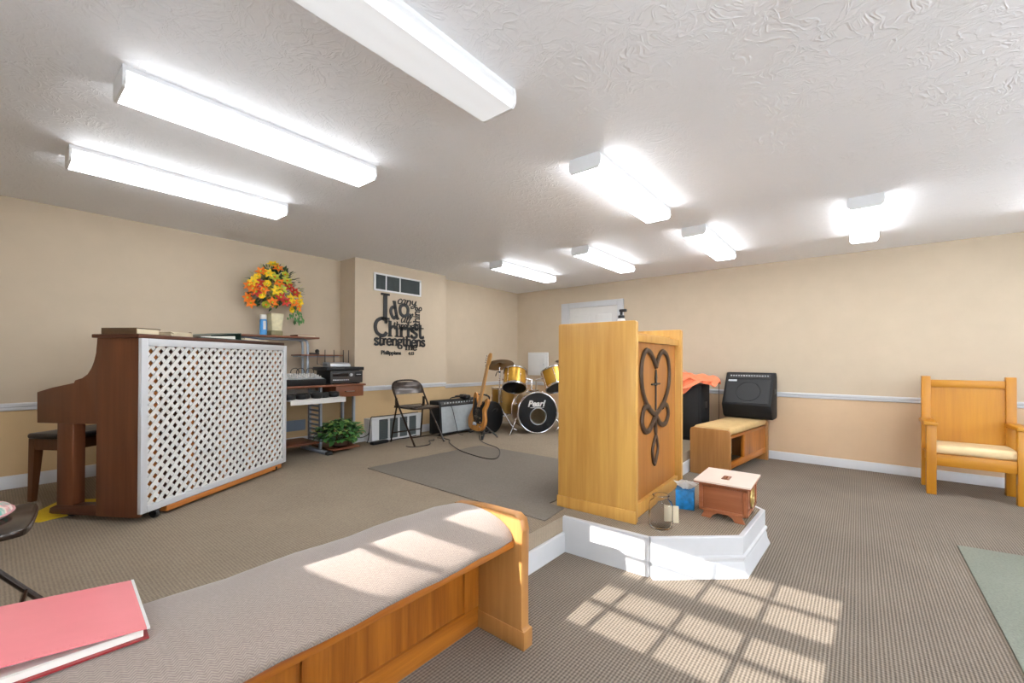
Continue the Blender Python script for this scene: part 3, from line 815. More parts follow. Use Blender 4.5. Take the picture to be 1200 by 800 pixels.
headphones((-4.20, 2.20, .825), .15, 'black headphones at the right end of the white keyboard tray')
t = thing('aerosol_can', 'blue and white spray can beside the flower vase', 'spray can', (-4.80, 1.805, 1.458))
b = MB(); b.lathe([(.030, 0), (.034, .004), (.034, .155), (.028, .17)], None, 20); b.build('can', 'can_blue', t)
b = MB(); b.lathe([(.030, .168), (.031, .172), (.031, .212), (.027, .216)], None, 20); b.build('cap', 'plastic_white', t)
b = MB(); b.box(.026, .0352, -.012, .014, .06, .15, .003); b.build('label_panel', 'plastic_white', t)
t = thing('shelf_book', 'closed brown book lying at the right end of the top desk shelf', 'book', (-4.80, 2.22, 1.458), .05)
b = MB(); b.box(-.075, .075, -.10, .095, .003, .017, .001); b.build('pages', 'page', t)
b = MB(); b.box(-.08, .08, -.105, .10, 0, .003); b.box(-.08, .08, -.105, .10, .017, .021, .001); b.box(-.08, .08, -.109, -.105, 0, .021, .001); b.build('cover', 'desk_wood', t)
t = thing('desk_camera', 'small black gadget on the lower desk shelf', 'gadget', (-4.78, 2.33, 1.266))
b = MB(); b.box(-.03, .03, -.06, .05, 0, .02, .006); b.build('base', 'black', t)
b = MB(); b.ball((0, .035, .038), .024); b.build('head', 'black', t)

# potted plant on the low shelf
def leaf(mb, c, direction, up, L, W, bend=.25):
    d = Vector(direction).normalized(); s_ = d.cross(Vector(up)); s_ = s_.normalized() if s_.length > 1e-4 else d.orthogonal().normalized(); n_ = s_.cross(d)
    c = Vector(c); rows = [(0, .04), (.25, .8), (.5, 1), (.78, .62), (1, .02)]
    vs = []
    for t_, w_ in rows:
        p = c+d*L*t_ - n_*bend*L*t_*t_
        vs += [p-s_*W*w_/2+n_*W*w_*.12, p, p+s_*W*w_/2+n_*W*w_*.12]
    f_ = []
    for i in range(4):
        a = i*3; f_ += [(a, a+1, a+4, a+3), (a+1, a+2, a+5, a+4)]
    mb.add(vs, f_)
rnd = random.Random(11)
t = thing('potted_ivy', 'bushy green ivy pot standing on the low desk shelf', 'plant', (-4.40, 2.43, .268))
b = MB(); b.lathe([(.07, 0), (.10, .02), (.115, .12), (.105, .12), (.09, .10)], None, 20); b.build('pot', 'pot', t)
for nm, mat, n_, R0 in (('foliage', 'leaf', 330, 1.02), ('pale_foliage', 'leaf_pale', 90, 1.08), ('inner_foliage', 'leaf_dark', 220, .9)):
    b = MB()
    for i in range(n_):
        a = rnd.uniform(0, 2*PI); e = rnd.uniform(-.8, 1.45); R = R0*rnd.uniform(.6, 1)
        p = Vector((math.cos(a)*math.cos(e)*.19*R, math.sin(a)*math.cos(e)*.235*R, .150+math.sin(e)*.135*R))
        d = Vector((math.cos(a), math.sin(a), rnd.uniform(-.5, .6))) + Vector((rnd.uniform(-.5, .5), rnd.uniform(-.5, .5), 0))
        p.z = max(p.z, .03)
        leaf(b, p, d, (rnd.uniform(-.3, .3), rnd.uniform(-.3, .3), 1), rnd.uniform(.045, .07), rnd.uniform(.035, .055))
    b.build(nm, mat, t, smooth=60, recalc=False)

# flower arrangement on the top shelf
fl = thing('flower_arrangement', 'autumn coloured silk flower bouquet in a square cream vase', 'flowers', (-4.80, 1.92, 1.458))
b = MB(); R45 = Matrix.Rotation(PI/4, 4, 'Z')
b.lathe([(.075, 0), (.078, .012), (.078, .05), (.068, .055)], R45 @ Matrix.Diagonal((1, 1, 1, 1)), 4); b.build('vase_base', 'vase_base', fl, smooth=0)
b = MB(); b.lathe([(.064, .055), (.09, .235), (.084, .235), (.06, .08)], R45, 4); b.build('vase', 'vase', fl, smooth=0)
CZ = .46
rnd = random.Random(5)
def dirn(a, e): return Vector((math.cos(e)*math.cos(a), math.cos(e)*math.sin(a), math.sin(e)))
def flower(k, p, out, R, mat):
    b = MB(); out = out.normalized(); s1 = out.orthogonal().normalized(); s2 = out.cross(s1)
    layers = ((9, 1.0, .35), (7, .72, .8), (5, .42, 1.25)) if k == 0 else ((6, 1.15, .45), (6, .8, .7))
    for n_, rr, el in layers:
        a0 = rnd.uniform(0, 6)
        for i in range(n_):
            a = a0+2*PI*i/n_; rad = s1*math.cos(a)+s2*math.sin(a)
            d = rad*math.cos(el)+out*math.sin(el)
            leaf(b, Vector(p), d, out, R*rr, R*rr*(.75 if k == 0 else .5), bend=-.15 if k == 0 else .25)
    f_ = b.build('flower', mat, fl, smooth=60, recalc=False)
    b = MB(); b.ball(Vector(p)+out*R*.25, R*.2, seg=8, rings=6); b.build('flower_center', 'f_lime' if mat != 'f_lime' else 'f_orange', f_)
# (across, up) placement on the visible dome, kind, colour
spots = [(-.02, .74, 1, 'f_yellow'), (.03, .70, 1, 'f_orange'), (-.13, .64, 1, 'f_orange'), (-.16, .58, 0, 'f_yellow'), (.10, .64, 0, 'f_lime'), (.0, .60, 1, 'f_lime'),
 (-.24, .49, 1, 'f_orange'), (-.20, .46, 1, 'f_orange'), (-.15, .52, 1, 'f_red'), (-.07, .52, 0, 'f_yellow'), (.04, .55, 1, 'f_orange'), (.07, .48, 1, 'f_lime'),
 (.14, .52, 1, 'f_red'), (.20, .47, 1, 'f_red'), (.23, .45, 1, 'f_yellow'), (-.12, .40, 0, 'f_yellow'), (-.25, .37, 1, 'f_orange'), (-.22, .32, 1, 'f_orange'),
 (.06, .40, 1, 'f_red'), (.11, .36, 1, 'f_red'), (-.02, .34, 1, 'f_orange'), (-.08, .31, 0, 'f_lime'), (.16, .40, 1, 'f_yellow'), (.17, .29, 0, 'f_yellow'), (.23, .31, 1, 'f_orange'), (.02, .46, 1, 'f_yellow'), (.12, .58, 1, 'f_lime'), (-.06, .63, 1, 'f_yellow'), (.19, .36, 1, 'f_orange'), (-.17, .43, 1, 'f_red'), (-.10, .46, 1, 'f_orange'), (.25, .38, 1, 'f_yellow'), (-.2, .53, 1, 'f_yellow')]
for ay, az, k, mat in spots:
    dy, dz = ay/.29, (az-CZ)/.31; q = max(0.05, 1-dy*dy-dz*dz)
    dx = math.sqrt(q)*.17
    # face the room, seen from the pulpit side
    off = Vector((dx*.75, ay - .0, az))
    off.y -= dx*.35
    flower(k, off, Vector((dx*5+.25, ay*2.2-.25, (az-CZ)*2+.15)), .046 if k == 0 else .053, mat)
b = MB()
for i in range(460):
    a = rnd.uniform(0, 2*PI); e = rnd.uniform(-.65, 1.5); R = rnd.uniform(.45, 1.0)
    v = dirn(a, e); p = Vector((v.x*.13*R, v.y*.27*R, CZ+v.z*.27*R))
    if p.z < .22: p.z = .22+rnd.uniform(0, .05)
    p.x = max(p.x, -.10)
    leaf(b, p, v+Vector((rnd.uniform(-.3, .3), rnd.uniform(-.4, .4), rnd.uniform(-.4, .3))), (.4, rnd.uniform(-.4, .4), 1), rnd.uniform(.04, .07), rnd.uniform(.018, .032))
b.build('foliage', 'leaf_dark', fl, smooth=60, recalc=False)
b = MB()
for i in range(36):
    a = rnd.uniform(0, 2*PI); e = rnd.uniform(-.1, 1.5); v = dirn(a, e)
    p0 = Vector((0, 0, .3)); p1 = Vector((v.x*.14, v.y*.33, CZ+v.z*.33))
    p1.x = max(p1.x, -.12)
    b.tube([p0, (p0+p1)/2+Vector((0, 0, .03)), p1], [.003, .002, .0008], 5)
b.build('stems', 'f_lime', fl)
b = MB()
for i in range(40):
    y = .12+rnd.uniform(-.02, .16); leaf(b, (rnd.uniform(.02, .10), y, rnd.uniform(.16, .30)), (rnd.uniform(-.2, .5), rnd.uniform(-.2, .8), -1), (1, 0, .3), rnd.uniform(.03, .05), .02)
b.build('trailing_leaves', 'leaf', fl, smooth=60, recalc=False)

# ------------------------------------------------------------------ folding chair, amplifier, guitar
def folding_chair(name, label, loc, rz):
    t = thing(name, label, 'chair', loc, rz)
    b = MB(); w = .215
    side = lambda s: [(.25, s*w, 0), (.10, s*w, .20), (-.06, s*w, .42), (-.16, s*w, .58)]
    arc = bez([(-.16, -w, .58), (-.205, -w, .66), (-.235, -.17, .715), (-.245, -.08, .735), (-.245, .08, .735), (-.235, .17, .715), (-.205, w, .66), (-.16, w, .58)], 5)
    b.tube(side(-1)[:-1]+arc+side(1)[::-1][1:], .011, 8); b.build('front_frame', 'brown_metal', t)
    for s in (-1, 1):
        b = MB(); b.tube([(-.225, s*(w+.004), 0), (-.19, s*(w-.005), .20), (-.145, s*(w-.022), .43), (-.13, s*(w-.022), .50)], .010, 8); b.build('leg', 'brown_metal', t)
        b = MB(); b.tube([(-.145, s*(w-.022), .44), (-.125, s*(w-.005), .535)], .008, 6); b.box(-.165, -.12, s*(w-.012)-.004, s*(w-.012)+.004, .43, .53, .002); b.build('hinge_plate', 'brown_metal', t)
    b = MB(); b.tube([(-.205, -w, .11), (-.205, w, .11)], .008, 6); b.build('stretcher', 'brown_metal', t)
    b = MB(); b.tube([(.18, -w, .095), (.18, w, .095)], .008, 6); b.build('stretcher', 'brown_metal', t)
    b = MB(); poly = [(x, y) for x, y, z in bez([(-.18, -.16, 0), (-.17, -.19, 0), (.10, -.2, 0), (.19, -.185, 0), (.215, -.14, 0), (.22, 0, 0), (.215, .14, 0), (.19, .185, 0), (.10, .2, 0), (-.17, .19, 0), (-.18, .16, 0)], 4, True)]
    b.prism(poly, 2, .412, .436, .006); b.build('seat', 'brown_metal', t)
    b = MB(); rows = []
    for i in range(5):
        z = .575+i*.036; row = []
        for k in range(13):
            y = -.205+k*.41/12; q = 1-(y/.205)**2
            yy = y*(1 if i < 3 else (.97 if i == 3 else .86)); x = -.155-(z-.575)*.53-.035*q*(1-abs(i-2)*.25)
            row.append((x, yy, z))
        rows.append(row)
    vs = [v for r_ in rows for v in r_]; fs = [(i*13+k, i*13+k+1, (i+1)*13+k+1, (i+1)*13+k) for i in range(4) for k in range(12)]
    b.add(vs, fs); bmesh.ops.recalc_face_normals(b.bm, faces=b.bm.faces[:]); bmesh.ops.solidify(b.bm, geom=b.bm.faces[:], thickness=.006); b.build('backrest', 'brown_metal', t, smooth=50)
    return t
folding_chair('folding_chair', 'brown metal folding chair beside the silver fronted amplifier', (-4.165, 3.30, S), -.03)

t = thing('guitar_amplifier', 'black combo amplifier with silver grille cloth behind the guitar', 'amplifier', (-4.28, 4.08, S), -.02)
b = MB(); aw, ah = .395, .455
b.prism([(-.115, .02), (.10, .02), (.112, .03), (.085, ah-.055), (.055, ah), (-.115, ah)], 1, -aw, aw, .008); b.build('cabinet', 'black_tolex', t)
b = MB(); b.prism([(.106, .045), (.113, .045), (.089, ah-.075), (.082, ah-.075)], 1, -aw+.03, aw-.03); b.build('grille_cloth', 'amp_cloth', t, smooth=0)
b = MB(); b.prism([(.086, ah-.058), (.090, ah-.055), (.064, ah-.012), (.060, ah-.014)], 1, -aw+.03, aw-.03); b.build('control_panel', 'charcoal', t, smooth=0)
b = MB(); b.lathe([(.009, 0), (.007, .014)], Matrix.Translation((.076, -.30, ah-.034)) @ Matrix.Rotation(1.05, 4, 'Y'), 10); kn = b.build('knob', 'silver', t)
for i in range(1, 13):
    q = kn.copy(); COL.objects.link(q); q.location.y = i*.05
b = MB(); b.tube(bez([(-.02, -.12, ah), (-.02, -.10, ah+.022), (-.02, 0, ah+.03), (-.02, .10, ah+.022), (-.02, .12, ah)]), .010, 8, flat=.6); b.build('handle', 'black', t)
for x in (-.09, .08):
    for y in (-.34, .34):
        b = MB(); b.lathe([(.018, 0), (.02, .022)], Matrix.Translation((x, y, 0)), 12); b.build('foot', 'rubber', t)
headphones((-4.27, 4.21, S+.456), 1.2, 'black headphones lying on top of the silver fronted amplifier')
bpy.context.view_layer.update()

# bass guitar on its stand: local x across the body, -y the face, z along the neck
GM = Matrix.Translation((-3.765, 3.90, S+.10)) @ Matrix.Rotation(-.10, 4, 'Z') @ Matrix.Rotation(-.20, 4, 'X') @ Matrix.Rotation(.07, 4, 'Y')
t = thing('bass_guitar', 'natural wood electric bass guitar with black pickguard leaning on a stand', 'guitar', (0, 0, 0)); t.matrix_world = GM
out = [(.0, .0), (.10, .012), (.155, .07), (.165, .15), (.135, .22), (.118, .27), (.14, .33), (.145, .39), (.115, .425), (.085, .40), (.06, .36), (.03, .335), (-.03, .345), (-.06, .39), (-.095, .46), (-.135, .475), (-.15, .43), (-.135, .35), (-.125, .28), (-.145, .21), (-.165, .14), (-.145, .06), (-.09, .01)]
poly = [(v.x, v.y) for v in bez([(x, z, 0) for x, z in out], 4, True)]
b = MB(); b.prism(poly, 1, -.021, .021, .006); b.build('body', 'guitar_body', t)
pg = [(.02, .10), (.10, .10), (.115, .15), (.095, .22), (.075, .28), (.10, .34), (.09, .38), (.04, .33), (-.04, .34), (-.085, .40), (-.11, .40), (-.095, .30), (-.095, .22), (-.05, .14)]
poly = [(v.x, v.y) for v in bez([(x, z, 0) for x, z in pg], 4, True)]
b = MB(); b.prism(poly, 1, -.026, -.021); b.build('pickguard', 'black', t)
b = MB()
b.box(-.045, .045, -.034, -.024, .16, .185, .003); b.box(-.045, .045, -.034, -.024, .25, .27, .003); b.build('pickup', 'charcoal', t)
b = MB(); b.box(-.04, .04, -.036, -.021, .065, .11, .004); b.build('bridge', 'chrome', t)
for i in range(3):
    b = MB(); b.lathe([(.012, 0), (.010, .016)], Matrix.Translation((.085+.012*i, -.024, .17-.05*i)) @ Matrix.Rotation(PI/2, 4, 'X'), 10); b.build('knob', 'chrome', t)
b = MB(); b.add([(-.029, -.03, .30), (.029, -.03, .30), (.029, -.012, .30), (-.029, -.012, .30), (-.020, -.024, .84), (.020, -.024, .84), (.020, -.004, .84), (-.020, -.004, .84)], [(0, 1, 5, 4), (1, 2, 6, 5), (2, 3, 7, 6), (3, 0, 4, 7), (0, 3, 2, 1), (4, 5, 6, 7)]); b.build('neck', 'maple', t, smooth=0)
hd = [(-.02, .84), (.02, .84), (.035, .87), (.04, .95), (.03, 1.0), (-.005, 1.005), (-.03, .97), (-.032, .88)]
b = MB(); b.prism(hd, 1, -.018, -.003, .002); b.build('headstock', 'maple', t)
for i in range(4):
    b = MB(); b.tube([(-.03, -.010, .875+i*.028), (-.055, -.010, .878+i*.028)], .004, 6); b.lathe([(.009, -.004), (.009, .004)], Matrix.Translation((-.058, -.010, .878+i*.028)) @ Matrix.Rotation(PI/2, 4, 'X'), 10); b.build('tuning_peg', 'chrome', t)
b = MB()
for i in range(4):
    x = -.021+i*.014; b.tube([(x, -.037, .09), (x*.7, -.028, .86)], .0012, 4)
b.build('strings', 'chrome', t)
t = thing('guitar_stand', 'black tubular stand holding the bass guitar', 'stand', (-3.74, 4.02, S))
b = MB(); b.tube(bez([(.10, -.13, 0), (.06, -.06, .03), (.0, .03, .12), (-.0, .06, .30), (.01, .10, .48), (.015, .085, .52), (0, .03, .545), (-.02, -.0, .55)]), .011, 8); b.build('post', 'charcoal', t)
b = MB(); b.tube(bez([(-.09, -.02, .548), (-.05, .0, .55), (-.02, .02, .55), (.03, 0, .55), (.07, -.02, .555)]), .008, 8); b.build('yoke', 'charcoal', t)
for s in (-1, 1):
    b = MB(); b.tube([(0, .04, .14), (s*.13, .11, .02), (s*.14, .12, .0)], .010, 8); b.build('leg', 'charcoal', t)
    b = MB(); b.tube(bez([(0, .02, .10), (s*.10, .0, .09), (s*.11, -.12, .075), (s*.11, -.16, .10)]), .008, 8); b.build('cradle_arm', 'charcoal', t)
b = MB(); b.lathe([(.016, 0), (.014, .05)], Matrix.Translation((.10, -.13, 0)), 10); b.build('foot', 'rubber', t)

t = thing('drum_case', 'round black drum case standing on edge beside the guitar', 'case', (-3.94, 4.345, S))
RD = Matrix.Translation((0, 0, .215)) @ Matrix.Rotation(.12, 4, 'Z') @ Matrix.Rotation(PI/2, 4, 'Y')
b = MB(); b.lathe([(.0, -.10), (.19, -.10), (.208, -.09), (.212, -.02), (.212, .08), (.205, .095), (.19, .10), (.0, .105)], RD, 36, capa=False, capb=False); b.build('shell', 'black', t)
b = MB()
for z in (-.03, .05): b.lathe([(.2115, z-.006), (.2155, z-.004), (.2155, z+.004), (.2115, z+.006)], RD, 36, capa=False, capb=False)
b.build('rim', 'charcoal', t)
b = MB(); b.tube(bez([(.10, -.05, .30), (.125, -.04, .33), (.125, .04, .33), (.10, .05, .30)]), .008, 6); b.build('handle', 'charcoal', t)

# ------------------------------------------------------------------ drum kit
def frame_from_axis(c, ax):
    ax = Vector(ax).normalized(); return Matrix.Translation(c) @ ax.to_track_quat('Z', 'Y').to_matrix().to_4x4()
n2 = Vector((.788, -.616, 0)).normalized(); lat = Vector((.616, .788, 0))
BC = Vector((-3.37, 4.70, S+.283))     # centre of the front head
t = thing('bass_drum', 'gold bass drum with black front head bearing white script', 'drum', (BC.x, BC.y, S))
def bl(v): return Vector(v)-Vector((BC.x, BC.y, S))
bm_ = frame_from_axis(bl(BC), n2)
# ported front head: ring with an opening low on the drummer's left
b = MB(); tm = bmesh.new(); seg = 48; pc = Vector((.01, -.05)); pr_ = .112
o_ = [tm.verts.new((.268*math.cos(2*PI*k/seg), .268*math.sin(2*PI*k/seg), -.012)) for k in range(seg)]
i_ = [tm.verts.new((pc.x+pr_*math.cos(2*PI*k/seg), pc.y+pr_*math.sin(2*PI*k/seg), -.012)) for k in range(seg)]
for k in range(seg): tm.faces.new((o_[k], o_[(k+1) % seg], i_[(k+1) % seg], i_[k]))
up_in = bm_.to_3x3().inverted() @ Vector((0, 0, 1)); ang = math.atan2(up_in.x, up_in.y)
b.merge(tm, bm_ @ Matrix.Rotation(-ang, 4, 'Z'))
b.build('front_head', 'black_gloss', t)
BU = bm_ @ Matrix.Rotation(-ang, 4, 'Z')
b = MB(); b.tube([BU @ Vector((pc.x+pr_*math.cos(2*PI*k/32), pc.y+pr_*math.sin(2*PI*k/32), -.010)) for k in range(32)], .005, 6, closed=True); b.build('port_ring', 'silver', t)
b = MB(); tm = text_mesh('Pearl', .115, .002, .0035, .28); xs_ = [v.co.x for v in tm.verts]; mx = (min(xs_)+max(xs_))/2
b.merge(tm, BU @ Matrix.Translation((-mx-.01, .085, -.008)))
b.box(-.10, .09, .066, .071, -.010, -.007)
for v in b.bm.verts[-8:]: v.co = BU @ v.co
b.build('head_script', 'plastic_white', t, smooth=0)
b = MB(); b.lathe([(.262, -.42), (.270, -.42), (.270, -.02), (.262, -.02)], bm_, 48, capa=False, capb=False)
b.build('shell', 'gold_dark', t)
for z0_ in (-.035, -.42):
    b = MB(); b.lathe([(.268, z0_-.004), (.283, z0_-.004), (.283, z0_+.037), (.276, z0_+.039), (.268, z0_+.037), (.268, z0_-.004)], bm_, 48, capa=False, capb=False); b.build('hoop', 'chrome', t)
b = MB(); b.lathe([(.262, -.40), (.0, -.40)], bm_, 36, capa=False, capb=False); b.build('batter_head', 'page', t)
for k in range(8):
    a = 2*PI*(k+.5)/8; b = MB(); P0 = bm_ @ Vector((.285*math.cos(a), .285*math.sin(a), -.01)); P1 = bm_ @ Vector((.288*math.cos(a), .288*math.sin(a), -.14)); b.tube([P0, P1], .005, 6); b.ball(P1, .014, seg=8, rings=6); b.build('lug', 'chrome', t)
for s in (-1, 1):
    b = MB(); P0 = bl(BC)-n2*.10+lat*s*.27-Vector((0, 0, .08)); P1 = bl(BC)+n2*.06+lat*s*.40; P1.z = .0; b.tube([P0, P1], .009, 8); b.ball((P1.x, P1.y, .012), .012, seg=8, rings=6); b.build('spur', 'chrome', t)
b = MB(); c0 = bl(BC)-n2*.20; c0.z = .283+.268
b.box(-.05, .05, -.06, .06, 0, .03, .005)
for v in b.bm.verts: v.co = v.co+c0
for s in (-1, 1): b.tube([c0+lat*s*.035, c0+lat*s*.035+Vector((0, 0, .17)), c0+lat*s*.13+Vector((0, 0, .19))], .014, 8)
b.build('tom_mount', 'chrome', t)

def tom(name, label, c, ax, r_, h_, wrap='gold'):
    t = thing(name, label, 'drum', c, 0)
    m_ = frame_from_axis((0, 0, 0), ax)
    b = MB(); b.lathe([(r_-.006, -h_/2+.01), (r_, -h_/2+.01), (r_, h_/2-.01), (r_-.006, h_/2-.01)], m_, 36, capa=False, capb=False); b.build('shell', wrap, t)
    for z in (-h_/2, h_/2-.026):
        b = MB(); b.lathe([(r_+.001, z), (r_+.012, z), (r_+.012, z+.004), (r_+.006, z+.006), (r_+.006, z+.022), (r_+.011, z+.026), (r_+.001, z+.026), (r_+.001, z)], m_, 36, capa=False, capb=False); b.build('hoop', 'chrome', t)
    b = MB(); b.lathe([(r_, -h_/2+.006), (.0, -h_/2+.006)], m_, 30, capa=False, capb=False); b.build('bottom_head', 'black_gloss', t)
    b = MB(); b.lathe([(r_, h_/2-.006), (.0, h_/2-.006)], m_, 30, capa=False, capb=False); b.build('top_head', 'page', t)
    for k in range(6):
        a = 2*PI*k/6; b = MB(); b.tube([m_ @ Vector((math.cos(a)*(r_+.010), math.sin(a)*(r_+.010), z)) for z in (-h_/2+.01, h_/2-.01)], .0035, 6)
        b.ball(m_ @ Vector((math.cos(a)*(r_+.010), math.sin(a)*(r_+.010), 0)), .012, seg=8, rings=6); b.build('lug', 'chrome', t)
    return t, m_
ax1 = Vector((0, 0, .82))-n2*.50+lat*.16
ax2 = Vector((0, 0, .82))-n2*.50-lat*.12
tom('tom_drum', 'gold tom drum nearer the guitar, tilted above the bass drum', (-3.69, 4.60, S+.725), ax1, .158, .27)
tom('tom_drum', 'gold tom drum partly hidden by the lectern, tilted above the bass drum', (-3.33, 5.06, S+.725), ax2, .165, .28)
t, m_ = tom('floor_tom', 'champagne gold floor tom standing behind the cymbal stand', (-4.12, 4.88, S+.39), (0, 0, 1), .185, .40, 'gold_dark')
for k in range(3):
    a = 2*PI*k/3+.5; b = MB(); x, y = math.cos(a)*.20, math.sin(a)*.20
    b.tube([(x, y, .0), (x, y, -.30), (x*1.12, y*1.12, -.34), (x*1.12, y*1.12, -.388)], .008, 8); b.build('leg', 'chrome', t)
def cymbal_stand(label, loc, hgt, tilt_dir, label2, r_):
    t = thing('cymbal_stand', label, 'stand', loc)
    b = MB(); b.tube([(0, 0, .12), (0, 0, .55)], .014, 10); b.build('lower_tube', 'chrome', t)
    b = MB(); b.tube([(0, 0, .53), (0, 0, hgt-.03)], .009, 10); b.tube([(0, 0, hgt-.03), tuple(Vector(tilt_dir)*.055+Vector((0, 0, hgt-.03)))], .006, 8); b.build('upper_tube', 'chrome', t)
    b = MB(); b.tube([(0, 0, hgt-.10), (-.03, -.02, hgt-.10), (-.05, -.03, hgt-.16)], .007, 8); b.ball((0, 0, hgt-.10), .018, seg=8, rings=6); b.build('tilter', 'charcoal', t)
    b = MB(); b.lathe([(.02, .52), (.022, .56)], None, 12); b.build('collar', 'chrome', t)
    for k in range(3):
        a = 2*PI*k/3+.3; b = MB(); d = Vector((math.cos(a), math.sin(a), 0))
        b.tube([Vector((0, 0, .34)), d*.22+Vector((0, 0, .03)), d*.27+Vector((0, 0, .008))], .007, 6); b.tube([Vector((0, 0, .10)), d*.16+Vector((0, 0, .10))], .005, 6); b.build('leg', 'chrome', t)
    c = thing('cymbal', label2, 'cymbal', Vector(loc)+Vector((0, 0, hgt))+Vector(tilt_dir)*.01)
    m_ = frame_from_axis((0, 0, 0), tilt_dir)
    b = MB(); b.lathe([(.006, .032), (.022, .030), (.036, .018), (.045, .010), (r_*.6, .002), (r_, -.012), (r_, -.015), (r_*.6, -.002), (.045, .006), (.03, .016), (.006, .026)], m_, 40, capa=False, capb=False); b.build('bronze_disc', 'brass', c)
    b = MB(); b.lathe([(.010, .026), (.010, .05), (.004, .06)], m_, 10); b.build('wing_nut', 'charcoal', c)
up1 = (Vector((0, 0, .90))+Vector((-.50, .36, 0))*.62).normalized()
cymbal_stand('chrome cymbal stand between the guitar and the gold toms', (-3.985, 4.62, S), .925, up1, 'bronze cymbal tilted on its stand beside the guitar headstock', .205)
cymbal_stand('chrome cymbal stand half hidden behind the lectern edge', (-3.22, 5.24, S), .985, (Vector((0, 0, 1))+Vector((-.1, .12, 0))).normalized(), 'bronze cymbal whose rim just clears the lectern edge', .19)
t = thing('drum_pedal', 'black pedal on the carpet at the right of the bass drum', 'pedal', (-3.02, 4.98, S), .8)
b = MB(); b.box(-.05, .05, -.13, .13, 0, .015, .004); b.box(-.04, .04, -.12, .06, .04, .05, .004, rot=Matrix.Rotation(.25, 4, 'X')); b.build('footboard', 'charcoal', t)
for s in (-1, 1):
    b = MB(); b.tube([(s*.045, .09, .01), (s*.04, .09, .20)], .008, 8); b.build('post', 'black', t)
b = MB(); b.tube([(-.045, .09, .20), (.045, .09, .20)], .008, 8); b.tube([(0, .09, .20), (0, .06, .33)], .004, 6); b.ball((0, .06, .33), .022, 1, .8, 1.2); b.build('beater', 'rubber', t)

# cables and small floor things on the stage
def cord(name, label, pts, r_=.005, smooth=6):
    b = MB(); b.tube(bez(pts, smooth), r_, 6); return tag(b.build(name, 'cable'), label, 'cord')
zc = S+.013
cord('instrument_cable', 'dark cable looping across the carpet and grey mat below the guitar', [(-3.66, 3.86, S+.06), (-3.63, 3.84, zc), (-3.50, 3.75, zc), (-3.386, 3.694, zc), (-3.129, 3.596, zc), (-2.95, 3.43, zc), (-2.82, 3.24, zc), (-2.83, 3.15, zc), (-3.007, 3.15, zc), (-3.30, 3.22, zc), (-3.526, 3.322, zc), (-3.78, 3.47, zc), (-3.88, 3.57, zc), (-4.02, 3.60, zc), (-4.12, 3.58, zc)])
cord('extension_cable', 'dark cord in a bent loop round the front feet of the brown folding chair', [(-4.10, 3.50, zc), (-4.02, 3.44, zc), (-4.04, 3.38, zc), (-3.92, 3.30, zc), (-3.86, 3.22, zc), (-3.86, 3.10, zc), (-3.90, 3.01, zc), (-3.98, 3.0, zc)])
cord('amplifier_lead', 'thin black lead hanging down the silver front of the amplifier', [(-4.206, 3.86, S+.40), (-4.175, 3.88, S+.36), (-4.16, 3.92, S+.2), (-4.145, 3.95, S+.06), (-4.12, 3.96, zc), (-4.02, 3.93, zc)], .004)
cord('grille_cable', 'black cord running round the top edge of the white floor grille', [(-4.50, 2.83, zc), (-4.55, 2.88, S+.05), (-4.53, 2.885, S+.20), (-4.53, 2.90, S+.295), (-4.53, 2.96, S+.303), (-4.52, 3.2, S+.302), (-4.52, 3.45, S+.303), (-4.53, 3.60, S+.301)], .006)
cord('drooping_cable', 'dark cord drooping from the desk end to the floor grille', [(-4.62, 2.72, S+.14), (-4.60, 2.76, S+.08), (-4.58, 2.82, S+.07), (-4.545, 2.87, S+.10), (-4.535, 2.885, S+.16)], .005)
t = thing('power_strip', 'black power block on the carpet in front of the white floor grille', 'power strip', (-4.40, 2.93, S), .1)
b = MB(); b.box(-.035, .035, -.11, .11, 0, .035, .008); b.build('body', 'black', t)
b = MB(); b.tube(bez([(0, .11, .015), (.0, .18, .01), (-.02, .30, .008), (.01, .42, .008), (-.03, .62, .008)]), .006, 6); b.build('lead', 'cable', t)
b = MB(); b.prism([(-3.47, 2.19), (-1.50, 2.17), (-1.53, 2.44), (-1.66, 2.45), (-1.66, 3.62), (-3.40, 3.60)], 2, S, S+.008, .002)
tag(b.build('stage_mat', 'mat'), 'large flat grey mat lying on the stage carpet', 'mat')

# ------------------------------------------------------------------ lectern on the pulpit bay
LR_ = .035
lec = thing('lectern', 'tall golden oak lectern with a dark iron heart on its front', 'lectern', (-1.596, 2.467, S), LR_)
def side_board(y0, y1):
    prof = [(0, 0), (.545, 0), (.545, 1.228), (.535, 1.238), (.01, 1.238), (0, 1.228)]
    b = MB(); b.prism(prof, 1, y0, y1, .003); return b.build('side_board', 'oak', lec)
sb = side_board(0, .042); side_board(.965, 1.007)
b = MB(); b.box(-.004, .552, -.010, .0, 0, .075, .003); b.build('plinth', 'oak', sb)
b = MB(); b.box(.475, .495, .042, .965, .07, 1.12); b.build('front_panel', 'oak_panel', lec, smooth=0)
b = MB(); b.box(.470, .520, .042, .965, 0, .085, .003); b.build('base_rail', 'oak', lec)
b = MB(); b.box(.440, .522, .042, .965, 1.112, 1.158, .003); b.build('top_rail', 'oak', lec)
b = MB(); b.box(.16, .46, .042, .965, 1.158, 1.178, .003); b.build('ledge', 'oak', lec)
b = MB(); b.prism([(.16, 1.176), (.16, 1.156), (.0, 1.06), (.0, 1.08)], 1, .042, .965); b.build('reading_top', 'oak', lec, smooth=0)
b = MB(); b.box(.03, .47, .042, .965, .55, .57); b.box(.03, .47, .042, .965, .04, .06); b.build('inner_shelf', 'oak', lec, smooth=0)
